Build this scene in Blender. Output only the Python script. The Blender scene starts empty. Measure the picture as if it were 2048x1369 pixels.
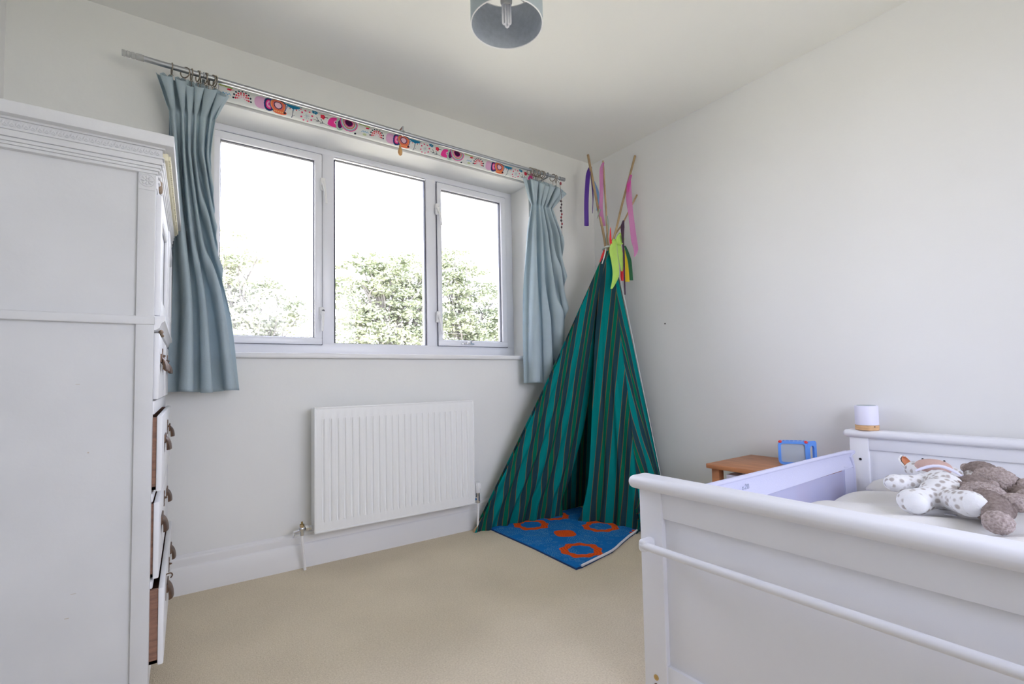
import bpy, bmesh, math, random
import numpy as np
from mathutils import Vector, Matrix, noise

random.seed(7); np.random.seed(7)
SC = bpy.context.scene
COL = SC.collection
PI = math.pi

# ---------------------------------------------------------------- camera
cam_d = bpy.data.cameras.new('camera'); cam = bpy.data.objects.new('camera', cam_d); COL.objects.link(cam)
F_PX, CY = 978.26, 708.73
pitch, roll, yaw = [math.radians(a) for a in (2.8319, -1.1451, 35.2454)]
fw = Vector((math.sin(yaw)*math.cos(pitch), math.cos(yaw)*math.cos(pitch), math.sin(pitch)))
rt = Vector((math.cos(yaw), -math.sin(yaw), 0)); up = rt.cross(fw)
r2 = rt*math.cos(roll) + up*math.sin(roll); u2 = -rt*math.sin(roll) + up*math.cos(roll)
mw = Matrix((r2, u2, -fw)).transposed().to_4x4()
mw.translation = Vector((-2.6074, -2.5913, 0.8992))
cam.matrix_world = mw
cam_d.sensor_width = 36; cam_d.lens = 36*F_PX/2048
cam_d.shift_y = (CY-684.5)/2048
cam_d.clip_start = 0.02
SC.camera = cam

# ---------------------------------------------------------------- world, sun, window light sampling, exposure
W = bpy.data.worlds.new('overcast_sky'); SC.world = W; W.use_nodes = True
wn = W.node_tree; wn.nodes.clear()
wo = wn.nodes.new('ShaderNodeOutputWorld'); bg = wn.nodes.new('ShaderNodeBackground')
tc = wn.nodes.new('ShaderNodeTexCoord'); sp = wn.nodes.new('ShaderNodeSeparateXYZ'); rp = wn.nodes.new('ShaderNodeValToRGB')
wn.links.new(tc.outputs['Generated'], sp.inputs[0]); wn.links.new(sp.outputs['Z'], rp.inputs[0])
rp.color_ramp.elements[0].position = 0.0; rp.color_ramp.elements[0].color = (0.89, 0.90, 1.0, 1)
rp.color_ramp.elements[1].position = 0.7; rp.color_ramp.elements[1].color = (0.68, 0.73, 1.0, 1)
wn.links.new(rp.outputs[0], bg.inputs[0]); wn.links.new(bg.outputs[0], wo.inputs[0])
bg.inputs['Strength'].default_value = 8.6

sun_d = bpy.data.lights.new('sun', 'SUN'); sun = bpy.data.objects.new('sun', sun_d); COL.objects.link(sun)
sun_d.energy = 30.0; sun_d.angle = math.radians(3); sun_d.color = (1.0, 0.93, 0.84)
sun.rotation_euler = Vector((1.0, 0.0, -1.1)).to_track_quat('-Z', 'Y').to_euler()
sun.location = (-6, 5, 8)

def portal(name, c, sx, sz, facing):
    d = bpy.data.lights.new(name, 'AREA'); d.shape = 'RECTANGLE'; d.size = sx; d.size_y = sz
    d.cycles.is_portal = True
    o = bpy.data.objects.new(name, d); COL.objects.link(o); o.location = c
    o.rotation_euler = Vector(facing).to_track_quat('-Z', 'Z').to_euler()
portal('window_light_portal', (-1.53, 0.34, 1.64), 1.85, 1.16, (0, -1, 0))
portal('added_window_light_portal', (-1.3, -3.62, 1.45), 1.9, 1.5, (0, 1, 0))  # samples sky light through the added window behind the viewer

vs = SC.view_settings
vs.view_transform = 'Standard'; vs.look = 'None'; vs.gamma = 1.0; vs.use_curve_mapping = False
vs.exposure = 0.20
SC.cycles.use_denoising = True
SC.cycles.max_bounces = 14; SC.cycles.diffuse_bounces = 10; SC.cycles.transparent_max_bounces = 16
SC.cycles.sample_clamp_indirect = 12

# ---------------------------------------------------------------- materials
def mat(name, col, rough=0.6, metal=0.0, var=0.0, vscale=6.0, bump=0.0, bscale=60.0, spec=0.5, sheen=0.0, vcol2=None,
        wave=None, attr=None, coord='Object', stretch=None, trans=0.0, detail=3.0, alpha=None, transl=0.0, big=0.0):
    m = bpy.data.materials.new(name); m.use_nodes = True
    nt = m.node_tree; b = nt.nodes['Principled BSDF']; L = nt.links.new
    b.inputs['Base Color'].default_value = (*col, 1); b.inputs['Roughness'].default_value = rough
    b.inputs['Metallic'].default_value = metal; b.inputs['Specular IOR Level'].default_value = spec
    if sheen: b.inputs['Sheen Weight'].default_value = sheen
    if trans: b.inputs['Transmission Weight'].default_value = trans
    if alpha is not None: b.inputs['Alpha'].default_value = alpha
    t = nt.nodes.new('ShaderNodeTexCoord'); src = t.outputs[coord]
    if stretch:
        mp = nt.nodes.new('ShaderNodeMapping'); mp.inputs['Scale'].default_value = stretch
        L(src, mp.inputs[0]); src = mp.outputs[0]
    csock = None
    if attr:
        a = nt.nodes.new('ShaderNodeAttribute'); a.attribute_name = attr; csock = a.outputs['Color']
    if var:
        n = nt.nodes.new('ShaderNodeTexNoise'); n.inputs['Scale'].default_value = vscale; n.inputs['Detail'].default_value = detail
        L(src, n.inputs['Vector'])
        r = nt.nodes.new('ShaderNodeMapRange'); r.inputs[1].default_value = 0.3; r.inputs[2].default_value = 0.7
        L(n.outputs['Fac'], r.inputs[0])
        mx = nt.nodes.new('ShaderNodeMix'); mx.data_type = 'RGBA'
        c2 = vcol2 or tuple(c*(1-var) for c in col)
        if csock is not None:
            mx.blend_type = 'MULTIPLY'; mx.inputs[0].default_value = 1
            r.inputs[3].default_value = 1-var; r.inputs[4].default_value = 1.0
            L(csock, mx.inputs[6]); L(r.outputs[0], mx.inputs[7])
        else:
            mx.inputs[6].default_value = (*col, 1); mx.inputs[7].default_value = (*c2, 1); L(r.outputs[0], mx.inputs[0])
        csock = mx.outputs[2]
    if big:
        n3 = nt.nodes.new('ShaderNodeTexNoise'); n3.inputs['Scale'].default_value = 1.7; n3.inputs['Detail'].default_value = 5; L(src, n3.inputs['Vector'])
        r3 = nt.nodes.new('ShaderNodeMapRange'); r3.inputs[1].default_value = 0.35; r3.inputs[2].default_value = 0.65; r3.inputs[3].default_value = 1-big; r3.inputs[4].default_value = 1.0; L(n3.outputs['Fac'], r3.inputs[0])
        m3 = nt.nodes.new('ShaderNodeMix'); m3.data_type = 'RGBA'; m3.blend_type = 'MULTIPLY'; m3.inputs[0].default_value = 1; L(csock, m3.inputs[6]); L(r3.outputs[0], m3.inputs[7]); csock = m3.outputs[2]
    if csock is not None: L(csock, b.inputs['Base Color'])
    if bump:
        n2 = nt.nodes.new('ShaderNodeTexNoise'); n2.inputs['Scale'].default_value = bscale; n2.inputs['Detail'].default_value = 4
        L(src, n2.inputs['Vector'])
        bp = nt.nodes.new('ShaderNodeBump'); bp.inputs['Strength'].default_value = min(bump, 1.0); bp.inputs['Distance'].default_value = 0.004
        L(n2.outputs['Fac'], bp.inputs['Height']); L(bp.outputs[0], b.inputs['Normal'])
    if transl:
        out = nt.nodes['Material Output']; tl = nt.nodes.new('ShaderNodeBsdfTranslucent')
        tl.inputs[0].default_value = (*[min(1, c*1.05) for c in col], 1)
        if csock is not None: L(csock, tl.inputs[0])
        ms = nt.nodes.new('ShaderNodeMixShader'); ms.inputs[0].default_value = transl
        L(b.outputs[0], ms.inputs[1]); L(tl.outputs[0], ms.inputs[2]); L(ms.outputs[0], out.inputs[0])
    return m

M_wall = mat('wall_paint', (0.80, 0.805, 0.80), 0.85, var=0.025, vscale=1.6, bump=0.12, bscale=35, spec=0.2)
M_wallwin = mat('window_wall_paint', (0.80, 0.805, 0.79), 0.85, var=0.05, vscale=1.9, bump=0.2, bscale=28, spec=0.2)
M_ceil = mat('ceiling_paint', (0.84, 0.84, 0.81), 0.9, var=0.02, vscale=1.2, spec=0.1)
M_skirt = mat('skirting_gloss', (0.80, 0.80, 0.80), 0.4, var=0.02, vscale=3, spec=0.4)
M_carpet = mat('beige_carpet', (0.86, 0.765, 0.60), 0.97, var=0.3, vscale=170, bump=0.8, bscale=260, spec=0.05, vcol2=(0.71, 0.615, 0.455), detail=6, big=0.12)
M_upvc = mat('white_upvc', (0.80, 0.81, 0.86), 0.3, spec=0.5)
M_gask = mat('rubber_gasket', (0.05, 0.055, 0.08), 0.6)
M_lav = mat('white_satin_bed_paint', (0.80, 0.81, 0.86), 0.38, var=0.015, vscale=4, spec=0.45)
M_ward = mat('old_white_furniture_paint', (0.68, 0.69, 0.70), 0.55, var=0.07, vscale=5, bump=0.3, bscale=22, spec=0.35)
M_wardw = mat('white_front_paint', (0.83, 0.84, 0.87), 0.45, var=0.03, vscale=8, bump=0.15, bscale=40)
M_yell = mat('yellowed_paint', (0.78, 0.74, 0.55), 0.6)
M_drawer = mat('bare_drawer_wood', (0.36, 0.19, 0.125), 0.7, var=0.5, vscale=9, stretch=(2, 2, 14), vcol2=(0.20, 0.11, 0.075), bump=0.3, bscale=60)
M_scuff = mat('scuffed_paint', (0.52, 0.47, 0.40), 0.8)
M_chip = mat('bare_wood_chip', (0.33, 0.24, 0.16), 0.8)
M_bronze = mat('aged_bronze', (0.17, 0.10, 0.065), 0.45, metal=0.55, var=0.4, vscale=60)
M_steel = mat('brushed_steel', (0.52, 0.54, 0.57), 0.28, metal=1.0)
M_chrome = mat('chrome', (0.7, 0.71, 0.74), 0.14, metal=1.0)
M_brass = mat('brass', (0.55, 0.38, 0.15), 0.3, metal=1.0)
M_ring = mat('antique_ring_metal', (0.36, 0.31, 0.25), 0.35, metal=0.9)
M_rad = mat('radiator_enamel', (0.83, 0.84, 0.83), 0.32, spec=0.5)
M_white = mat('white_plastic', (0.85, 0.85, 0.85), 0.35)
M_dark = mat('dark_rubber', (0.03, 0.03, 0.035), 0.6)
M_curt = mat('duck_egg_curtain_cloth', (0.56, 0.67, 0.725), 0.9, var=0.08, vscale=3, bump=0.5, bscale=240, spec=0.1, stretch=(1, 1, 3), transl=0.28)
M_bamboo = mat('bamboo_cane', (0.50, 0.35, 0.19), 0.55, var=0.35, vscale=14)
M_pine = mat('oiled_pine', (0.53, 0.22, 0.085), 0.42, var=0.35, vscale=5, stretch=(10, 1.5, 10), vcol2=(0.36, 0.14, 0.055))
M_ash = mat('pale_speaker_wood', (0.76, 0.47, 0.24), 0.5, var=0.25, vscale=8, stretch=(3, 3, 20))
M_lilacw = mat('lilac_white_shell', (0.76, 0.76, 0.93), 0.45)
M_blue = mat('blue_toy_plastic', (0.13, 0.35, 0.92), 0.3)
M_red = mat('red_toy_plastic', (0.75, 0.04, 0.04), 0.3)
M_screen = mat('grey_toy_mirror', (0.45, 0.52, 0.58), 0.25, spec=0.6)
M_sheet = mat('cream_bed_linen', (0.80, 0.79, 0.775), 0.9, var=0.05, vscale=6, bump=0.3, bscale=120, spec=0.1)
M_linen = mat('white_sheet', (0.82, 0.83, 0.90), 0.9, bump=0.2, bscale=100, spec=0.1)
M_guard = mat('lilac_white_guard_cloth', (0.72, 0.73, 0.88), 0.8, bump=0.2, bscale=200, spec=0.1, transl=0.2)
M_logo = mat('grey_print', (0.36, 0.40, 0.52), 0.8)
M_shade = mat('grey_shade_cloth', (0.40, 0.46, 0.49), 0.85, bump=0.4, bscale=300, spec=0.1)
M_shadein = mat('slate_shade_lining', (0.42, 0.46, 0.52), 0.85, var=0.12, vscale=60, bump=0.3, bscale=200, spec=0.1)
M_leaf2 = mat('washed_out_leaves', (0.36, 0.39, 0.28), 0.7, var=0.35, vscale=1.2, vcol2=(0.50, 0.51, 0.40), spec=0.2)  # lighter leaf copy, paleness of distance and overexposure put into the colour
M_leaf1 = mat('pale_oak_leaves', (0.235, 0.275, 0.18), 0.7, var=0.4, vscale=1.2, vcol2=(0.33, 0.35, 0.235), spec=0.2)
M_bark = mat('bark', (0.28, 0.26, 0.24), 0.9, var=0.3, vscale=4)
M_lawn = mat('garden_grass', (0.41, 0.395, 0.31), 0.95, var=0.25, vscale=2, spec=0.05)
M_brickout = mat('outer_render', (0.5, 0.45, 0.4), 0.9)

def glass_mat():
    m = bpy.data.materials.new('window_glass'); m.use_nodes = True; nt = m.node_tree; nt.nodes.clear()
    o = nt.nodes.new('ShaderNodeOutputMaterial'); t = nt.nodes.new('ShaderNodeBsdfTransparent'); g = nt.nodes.new('ShaderNodeBsdfGlossy')
    g.inputs['Roughness'].default_value = 0.02; t.inputs[0].default_value = (0.98, 0.98, 0.98, 1)
    fr = nt.nodes.new('ShaderNodeFresnel'); fr.inputs[0].default_value = 1.3
    mx = nt.nodes.new('ShaderNodeMixShader'); L = nt.links.new
    L(fr.outputs[0], mx.inputs[0]); L(t.outputs[0], mx.inputs[1]); L(g.outputs[0], mx.inputs[2]); L(mx.outputs[0], o.inputs[0])
    return m
M_glass = glass_mat()
def sheer_mat(name, col, a):
    m = bpy.data.materials.new(name); m.use_nodes = True; nt = m.node_tree; nt.nodes.clear(); L = nt.links.new
    o = nt.nodes.new('ShaderNodeOutputMaterial'); t = nt.nodes.new('ShaderNodeBsdfTransparent')
    d = nt.nodes.new('ShaderNodeBsdfDiffuse'); d.inputs[0].default_value = (*col, 1)
    tl = nt.nodes.new('ShaderNodeBsdfTranslucent'); tl.inputs[0].default_value = (*col, 1)
    m1 = nt.nodes.new('ShaderNodeMixShader'); m1.inputs[0].default_value = 0.35; L(d.outputs[0], m1.inputs[1]); L(tl.outputs[0], m1.inputs[2])
    m2 = nt.nodes.new('ShaderNodeMixShader'); m2.inputs[0].default_value = a; L(t.outputs[0], m2.inputs[1]); L(m1.outputs[0], m2.inputs[2]); L(m2.outputs[0], o.inputs[0])
    return m
M_mesh = sheer_mat('guard_mesh', (0.66, 0.67, 0.86), 0.62)
M_pinksheer = sheer_mat('pink_organza', (0.74, 0.29, 0.60), 0.62)
M_magenta = sheer_mat('magenta_organza', (0.72, 0.12, 0.45), 0.85)

def stripe_mat():
    m = bpy.data.materials.new('striped_teepee_cotton'); m.use_nodes = True; nt = m.node_tree; L = nt.links.new
    b = nt.nodes['Principled BSDF']; b.inputs['Roughness'].default_value = 0.9; b.inputs['Specular IOR Level'].default_value = 0.1
    uv = nt.nodes.new('ShaderNodeUVMap'); uv.uv_map = 'UVMap'; s = nt.nodes.new('ShaderNodeSeparateXYZ'); L(uv.outputs[0], s.inputs[0])
    mu = nt.nodes.new('ShaderNodeMath'); mu.operation = 'DIVIDE'; mu.inputs[1].default_value = 0.134; L(s.outputs[0], mu.inputs[0])
    fr = nt.nodes.new('ShaderNodeMath'); fr.operation = 'FRACT'; L(mu.outputs[0], fr.inputs[0])
    r = nt.nodes.new('ShaderNodeValToRGB'); r.color_ramp.interpolation = 'CONSTANT'; L(fr.outputs[0], r.inputs[0])
    teal = (0.0, 0.23, 0.225, 1); navy = (0.018, 0.062, 0.082, 1); green = (0.0, 0.15, 0.09, 1); tan = (0.22, 0.125, 0.04, 1); tan2 = (0.20, 0.085, 0.03, 1)
    st = [(0, teal), (0.33, tan), (0.352, navy), (0.55, tan), (0.572, green), (0.74, tan2), (0.762, navy), (0.978, tan)]
    e = r.color_ramp.elements; e[0].position, e[0].color = st[0]; e[1].position, e[1].color = st[1]
    for p, c in st[2:]:
        q = e.new(p); q.color = c
    n = nt.nodes.new('ShaderNodeTexNoise'); n.inputs['Scale'].default_value = 900; L(uv.outputs[0], n.inputs['Vector'])
    bp = nt.nodes.new('ShaderNodeBump'); bp.inputs['Strength'].default_value = 0.3; bp.inputs['Distance'].default_value = 0.001
    L(n.outputs['Fac'], bp.inputs['Height']); L(bp.outputs[0], b.inputs['Normal']); L(r.outputs[0], b.inputs['Base Color'])
    tl = nt.nodes.new('ShaderNodeBsdfTranslucent'); L(r.outputs[0], tl.inputs[0])
    ms = nt.nodes.new('ShaderNodeMixShader'); ms.inputs[0].default_value = 0.18
    L(b.outputs[0], ms.inputs[1]); L(tl.outputs[0], ms.inputs[2]); L(ms.outputs[0], nt.nodes['Material Output'].inputs[0])
    return m
M_stripe = stripe_mat()

def spot_fur():
    m = bpy.data.materials.new('spotted_plush'); m.use_nodes = True; nt = m.node_tree; L = nt.links.new
    b = nt.nodes['Principled BSDF']; b.inputs['Roughness'].default_value = 0.95; b.inputs['Specular IOR Level'].default_value = 0.1
    t = nt.nodes.new('ShaderNodeTexCoord'); v = nt.nodes.new('ShaderNodeTexVoronoi'); v.inputs['Scale'].default_value = 52; v.inputs['Randomness'].default_value = 0.7
    L(t.outputs['Object'], v.inputs['Vector'])
    r = nt.nodes.new('ShaderNodeValToRGB'); e = r.color_ramp.elements
    e[0].position = 0.26; e[0].color = (0.46, 0.42, 0.40, 1); e[1].position = 0.47; e[1].color = (0.82, 0.82, 0.83, 1)
    L(v.outputs['Distance'], r.inputs[0]); L(r.outputs[0], b.inputs['Base Color'])
    n = nt.nodes.new('ShaderNodeTexNoise'); n.inputs['Scale'].default_value = 320; L(t.outputs['Object'], n.inputs['Vector'])
    bp = nt.nodes.new('ShaderNodeBump'); bp.inputs['Strength'].default_value = 0.7; bp.inputs['Distance'].default_value = 0.003
    L(n.outputs['Fac'], bp.inputs['Height']); L(bp.outputs[0], b.inputs['Normal'])
    return m
M_spot = spot_fur()
M_cream = mat('white_paw_pad_plush', (0.83, 0.84, 0.86), 0.95, bump=0.4, bscale=300, spec=0.1)
M_pinkp = mat('dusty_pink_plush', (0.62, 0.43, 0.38), 0.95, bump=0.6, bscale=300, spec=0.1)
M_earin = mat('terracotta_ear_lining', (0.62, 0.27, 0.15), 0.9, spec=0.1)
M_brownp = mat('brown_plush', (0.30, 0.24, 0.22), 0.95, var=0.55, vscale=150, vcol2=(0.58, 0.50, 0.48), bump=1.0, bscale=230, spec=0.05, detail=5)
M_brownd = mat('dark_brown_plush', (0.22, 0.175, 0.155), 0.95, var=0.4, vscale=120, vcol2=(0.34, 0.28, 0.26), bump=1.0, bscale=260, spec=0.05)
M_purple = mat('purple_ribbon', (0.075, 0.02, 0.27), 0.5); M_lblue = mat('pale_blue_ribbon', (0.32, 0.55, 0.80), 0.7, transl=0.3)
M_redr = mat('red_ribbon', (0.75, 0.02, 0.03), 0.6); M_lime = mat('lime_felt', (0.44, 0.68, 0.14), 0.85)
M_plum = mat('plum_felt', (0.065, 0.03, 0.06), 0.85); M_yel = mat('yellow_felt', (0.68, 0.52, 0.02), 0.85)
M_green = mat('dark_green_felt', (0.02, 0.12, 0.055), 0.85); M_whiter = mat('white_ribbon', (0.6, 0.66, 0.62), 0.7)
M_lacegrey = mat('grey_green_lace', (0.30, 0.36, 0.30), 0.9)
M_pipe = mat('white_piping', (0.78, 0.79, 0.84), 0.8)
M_bead = mat('dark_bead', (0.08, 0.05, 0.06), 0.3); M_beadr = mat('red_bead', (0.35, 0.03, 0.05), 0.3)
M_acorn = mat('honey_wood_acorn', (0.60, 0.33, 0.12), 0.4)
M_tube = mat('lamp_tube_glass', (0.92, 0.92, 0.94), 0.2, transl=0.4)
M_bulbbase = mat('lamp_base_plastic', (0.62, 0.62, 0.60), 0.4)

# ---------------------------------------------------------------- mesh helpers
def link(o, parent=None):
    COL.objects.link(o)
    if parent is not None:
        o.parent = parent
    return o
def rootloc(p):
    v = Vector((0, 0, 0))
    while p is not None:
        v += p.location; p = p.parent
    return v
def tag(o, label=None, cat=None, group=None, kind=None):
    if label: o['label'] = label
    if cat: o['category'] = cat
    if group: o['group'] = group
    if kind: o['kind'] = kind
    return o
def empty(name, loc, label=None, cat=None, group=None, kind=None):
    o = bpy.data.objects.new(name, None); o.location = loc; o.empty_display_size = 0.05
    COL.objects.link(o); return tag(o, label, cat, group, kind)

class G:
    """collects shapes given in world coordinates into one mesh"""
    def __init__(s): s.bm = bmesh.new()
    def box(s, a, b, bev=0.0, seg=2):
        lo = [min(a[i], b[i]) for i in range(3)]; hi = [max(a[i], b[i]) for i in range(3)]
        t = bmesh.new()
        bmesh.ops.create_cube(t, size=1)
        for v in t.verts:
            v.co = Vector([(lo[i]+hi[i])/2 + v.co[i]*(hi[i]-lo[i]) for i in range(3)])
        if bev > 0:
            bmesh.ops.bevel(t, geom=list(t.edges), offset=bev, segments=seg, affect='EDGES', profile=0.5)
        return s._merge(t)
    def _merge(s, t):
        vm = {}
        for v in t.verts: vm[v] = s.bm.verts.new(v.co)
        for f in t.faces:
            try: s.bm.faces.new([vm[v] for v in f.verts])
            except ValueError: pass
        t.free(); return list(vm.values())
    def tube(s, path, r, n=10, cap=True, rs=None, flat=None):
        P = [Vector(p) for p in path]; rings = []
        prev = None
        for i, p in enumerate(P):
            d = (P[min(i+1, len(P)-1)]-P[max(i-1, 0)]).normalized()
            if prev is None:
                a = d.orthogonal().normalized()
            else:
                a = (prev - d*prev.dot(d)).normalized()
            prev = a; b = d.cross(a)
            rr = rs[i] if rs else r
            rings.append([s.bm.verts.new(p + (a*math.cos(2*PI*k/n) + b*math.sin(2*PI*k/n))*rr) for k in range(n)])
        for i in range(len(rings)-1):
            for k in range(n):
                s.bm.faces.new((rings[i][k], rings[i][(k+1) % n], rings[i+1][(k+1) % n], rings[i+1][k]))
        if cap:
            s.bm.faces.new(rings[0][::-1]); s.bm.faces.new(rings[-1])
    def torus(s, c, axis, R, r, n=20, m=8):
        ax = Vector(axis).normalized(); a = ax.orthogonal().normalized(); b = ax.cross(a); c = Vector(c); rg = []
        for i in range(n):
            t = 2*PI*i/n; d = a*math.cos(t)+b*math.sin(t)
            rg.append([s.bm.verts.new(c + d*(R+r*math.cos(2*PI*k/m)) + ax*r*math.sin(2*PI*k/m)) for k in range(m)])
        for i in range(n):
            for k in range(m):
                s.bm.faces.new((rg[i][k], rg[i][(k+1) % m], rg[(i+1) % n][(k+1) % m], rg[(i+1) % n][k]))
    def lathe(s, c, axis, prof, n=24, cap=True):
        """prof: (radius, offset along axis)"""
        ax = Vector(axis).normalized(); a = ax.orthogonal().normalized(); b = ax.cross(a); c = Vector(c); rg = []
        for r, h in prof:
            rg.append([s.bm.verts.new(c + ax*h + (a*math.cos(2*PI*k/n)+b*math.sin(2*PI*k/n))*r) for k in range(n)])
        for i in range(len(rg)-1):
            for k in range(n):
                s.bm.faces.new((rg[i][k], rg[i][(k+1) % n], rg[i+1][(k+1) % n], rg[i+1][k]))
        if cap:
            s.bm.faces.new(rg[0][::-1]); s.bm.faces.new(rg[-1])
    def prism(s, pts, axis, a, b):
        """pts 2D polygon in the two other axes, extruded along axis from a to b"""
        o = [i for i in range(3) if i != axis]
        def mk(q, h):
            v = [0, 0, 0]; v[o[0]] = q[0]; v[o[1]] = q[1]; v[axis] = h; return s.bm.verts.new(v)
        A = [mk(q, a) for q in pts]; B = [mk(q, b) for q in pts]; n = len(pts)
        s.bm.faces.new(A); s.bm.faces.new(B[::-1])
        for i in range(n): s.bm.faces.new((A[i], B[i], B[(i+1) % n], A[(i+1) % n]))
    def ell(s, c, r, rot=None, sub=3):
        t = bmesh.new(); bmesh.ops.create_icosphere(t, subdivisions=sub, radius=1)
        R = Matrix.Rotation(rot[0], 3, Vector(rot[1])) if rot else Matrix.Identity(3)
        for v in t.verts: v.co = Vector(c) + R @ Vector((v.co.x*r[0], v.co.y*r[1], v.co.z*r[2]))
        return s._merge(t)
    def grid(s, A):
        """A: (rows, cols, 3) array"""
        R, Cn = A.shape[:2]
        V = [[s.bm.verts.new(A[i, j]) for j in range(Cn)] for i in range(R)]
        for i in range(R-1):
            for j in range(Cn-1): s.bm.faces.new((V[i][j], V[i][j+1], V[i+1][j+1], V[i+1][j]))
        return V
    def build(s, name, m, parent=None, smooth=True, fn=None, angle=35, remesh=0, solid=0, disp=0, dscale=0.02, kind=None, sub=0, loc=None):
        bm = s.bm
        if fn:
            for v in bm.verts: v.co = Vector(fn(v.co))
        off = rootloc(parent) if parent is not None else Vector(loc or (0, 0, 0))
        bmesh.ops.translate(bm, verts=bm.verts, vec=-off)
        bmesh.ops.recalc_face_normals(bm, faces=bm.faces)
        me = bpy.data.meshes.new(name); bm.to_mesh(me); bm.free()
        o = bpy.data.objects.new(name, me); link(o, parent)
        if parent is None: o.location = off
        if remesh or solid or sub:
            if remesh:
                md = o.modifiers.new('r', 'REMESH'); md.mode = 'VOXEL'; md.voxel_size = remesh
                sm = o.modifiers.new('s', 'SMOOTH'); sm.factor = 0.5; sm.iterations = 6
            if solid:
                md = o.modifiers.new('t', 'SOLIDIFY'); md.thickness = solid; md.offset = 0
            if sub:
                md = o.modifiers.new('u', 'SUBSURF'); md.levels = sub; md.render_levels = sub
            dg = bpy.context.evaluated_depsgraph_get(); dg.update()
            me2 = bpy.data.meshes.new_from_object(o.evaluated_get(dg)); o.modifiers.clear()
            o.data = me2; bpy.data.meshes.remove(me); me = me2; me.name = name
        if disp:
            nr = [v.normal.copy() for v in me.vertices]
            for v, n in zip(me.vertices, nr):
                v.co += n*disp*noise.noise(v.co/dscale)
        me.materials.clear(); me.materials.append(m)
        if smooth:
            me.shade_smooth()
            if not remesh: me.set_sharp_from_angle(angle=math.radians(angle))
        if kind: o['kind'] = kind
        return o

def bx(name, a, b, m, parent=None, bev=0.003, **k):
    g = G(); g.box(a, b, bev); return g.build(name, m, parent, **k)
def smooth_path(pts, n=6):
    P = [Vector(p) for p in pts]; out = []
    for i in range(len(P)-1):
        p0 = P[max(i-1, 0)]; p1 = P[i]; p2 = P[i+1]; p3 = P[min(i+2, len(P)-1)]
        for k in range(n):
            t = k/n
            out.append(0.5*((2*p1)+(-p0+p2)*t+(2*p0-5*p1+4*p2-p3)*t*t+(-p0+3*p1-3*p2+p3)*t**3))
    out.append(P[-1]); return out
def ribbon(name, pts, widths, wdir, m, parent=None, curl=0.25, n=7, th=0.0012):
    P = smooth_path(pts, n); N = len(P); w = Vector(wdir).normalized(); cols = 6
    A = np.zeros((N, cols+1, 3))
    for i, p in enumerate(P):
        t = i/(N-1)*(len(widths)-1); a = int(min(t, len(widths)-2)); ww = widths[a]*(1-(t-a))+widths[a+1]*(t-a)
        d = (P[min(i+1, N-1)]-P[max(i-1, 0)]).normalized(); nn = w.cross(d).normalized()
        ph = i*0.35
        for j in range(cols+1):
            s = j/cols-0.5
            A[i, j] = p + w*ww*s + nn*ww*curl*(0.25-s*s + 0.3*math.sin(s*6+ph))
    g = G(); g.grid(A); return g.build(name, m, parent, solid=th)

def color_grid(name, P, C, m, parent=None, solid=0.0, loc=None):
    """P (R,C,3) world points, C (R,C,3) linear colours stored in attribute Col"""
    R, Cn = P.shape[:2]; off = rootloc(parent) if parent is not None else Vector(loc or (0, 0, 0))
    V = (P.reshape(-1, 3)-np.array(off)).tolist(); F = []
    for i in range(R-1):
        b = i*Cn
        F += [(b+j, b+j+1, b+Cn+j+1, b+Cn+j) for j in range(Cn-1)]
    me = bpy.data.meshes.new(name); me.from_pydata(V, [], F)
    at = me.attributes.new('Col', 'FLOAT_COLOR', 'POINT')
    cc = np.ones((R*Cn, 4), dtype=np.float32); cc[:, :3] = C.reshape(-1, 3); at.data.foreach_set('color', cc.ravel())
    me.materials.append(m); me.shade_smooth()
    o = bpy.data.objects.new(name, me); link(o, parent)
    if parent is None: o.location = off
    return o
def copy_tree(o, parent=None):
    c = o.copy(); COL.objects.link(c)
    if parent is not None: c.parent = parent
    for ch in list(o.children): copy_tree(ch, c)
    return c

# ================================================================ ROOM
RX0, RX1, RY0, RY1, RZ = -3.13, 0.0, -3.5, 0.0, 2.5
WX0, WX1, WZ0, WZ1 = -2.44, -0.613, 1.018, 2.212
def struct(o, label=None): 
    return tag(o, label, None, None, 'structure')

struct(bx('floor', (RX0-.3, RY0-.3, -.12), (RX1+.3, RY1+.32, 0), M_carpet, bev=0), 'beige short pile carpet floor')
struct(bx('ceiling', (RX0-.35, RY0-.35, RZ), (RX1+.35, RY1+.45, RZ+.25), M_ceil, bev=0), 'plain off white ceiling')
g = G()
g.box((RX0-.3, 0, 0), (WX0, .32, RZ)); g.box((WX1, 0, 0), (.3, .32, RZ)); g.box((WX0, 0, 0), (WX1, .32, WZ0)); g.box((WX0, 0, WZ1), (WX1, .32, RZ))
bmesh.ops.remove_doubles(g.bm, verts=g.bm.verts, dist=1e-5)
struct(g.build('wall_back', M_wallwin, smooth=False), 'white painted window wall')
struct(bx('wall_right', (0, RY0-.3, 0), (.3, 0, RZ), M_wall, bev=0), 'plain white wall behind the bed')
struct(bx('wall_left', (RX0-.3, RY0-.3, 0), (RX0, 0, RZ), M_wall, bev=0), 'white wall behind the wardrobe')
g = G(); fx0, fx1, fz0, fz1 = -2.2, -0.4, 0.75, 2.15
g.box((RX0, RY0-.3, 0), (fx0, RY0, RZ)); g.box((fx1, RY0-.3, 0), (0, RY0, RZ)); g.box((fx0, RY0-.3, 0), (fx1, RY0, fz0)); g.box((fx0, RY0-.3, fz1), (fx1, RY0, RZ))
struct(g.build('wall_front', M_wall, smooth=False), 'white wall behind the viewer')

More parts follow.
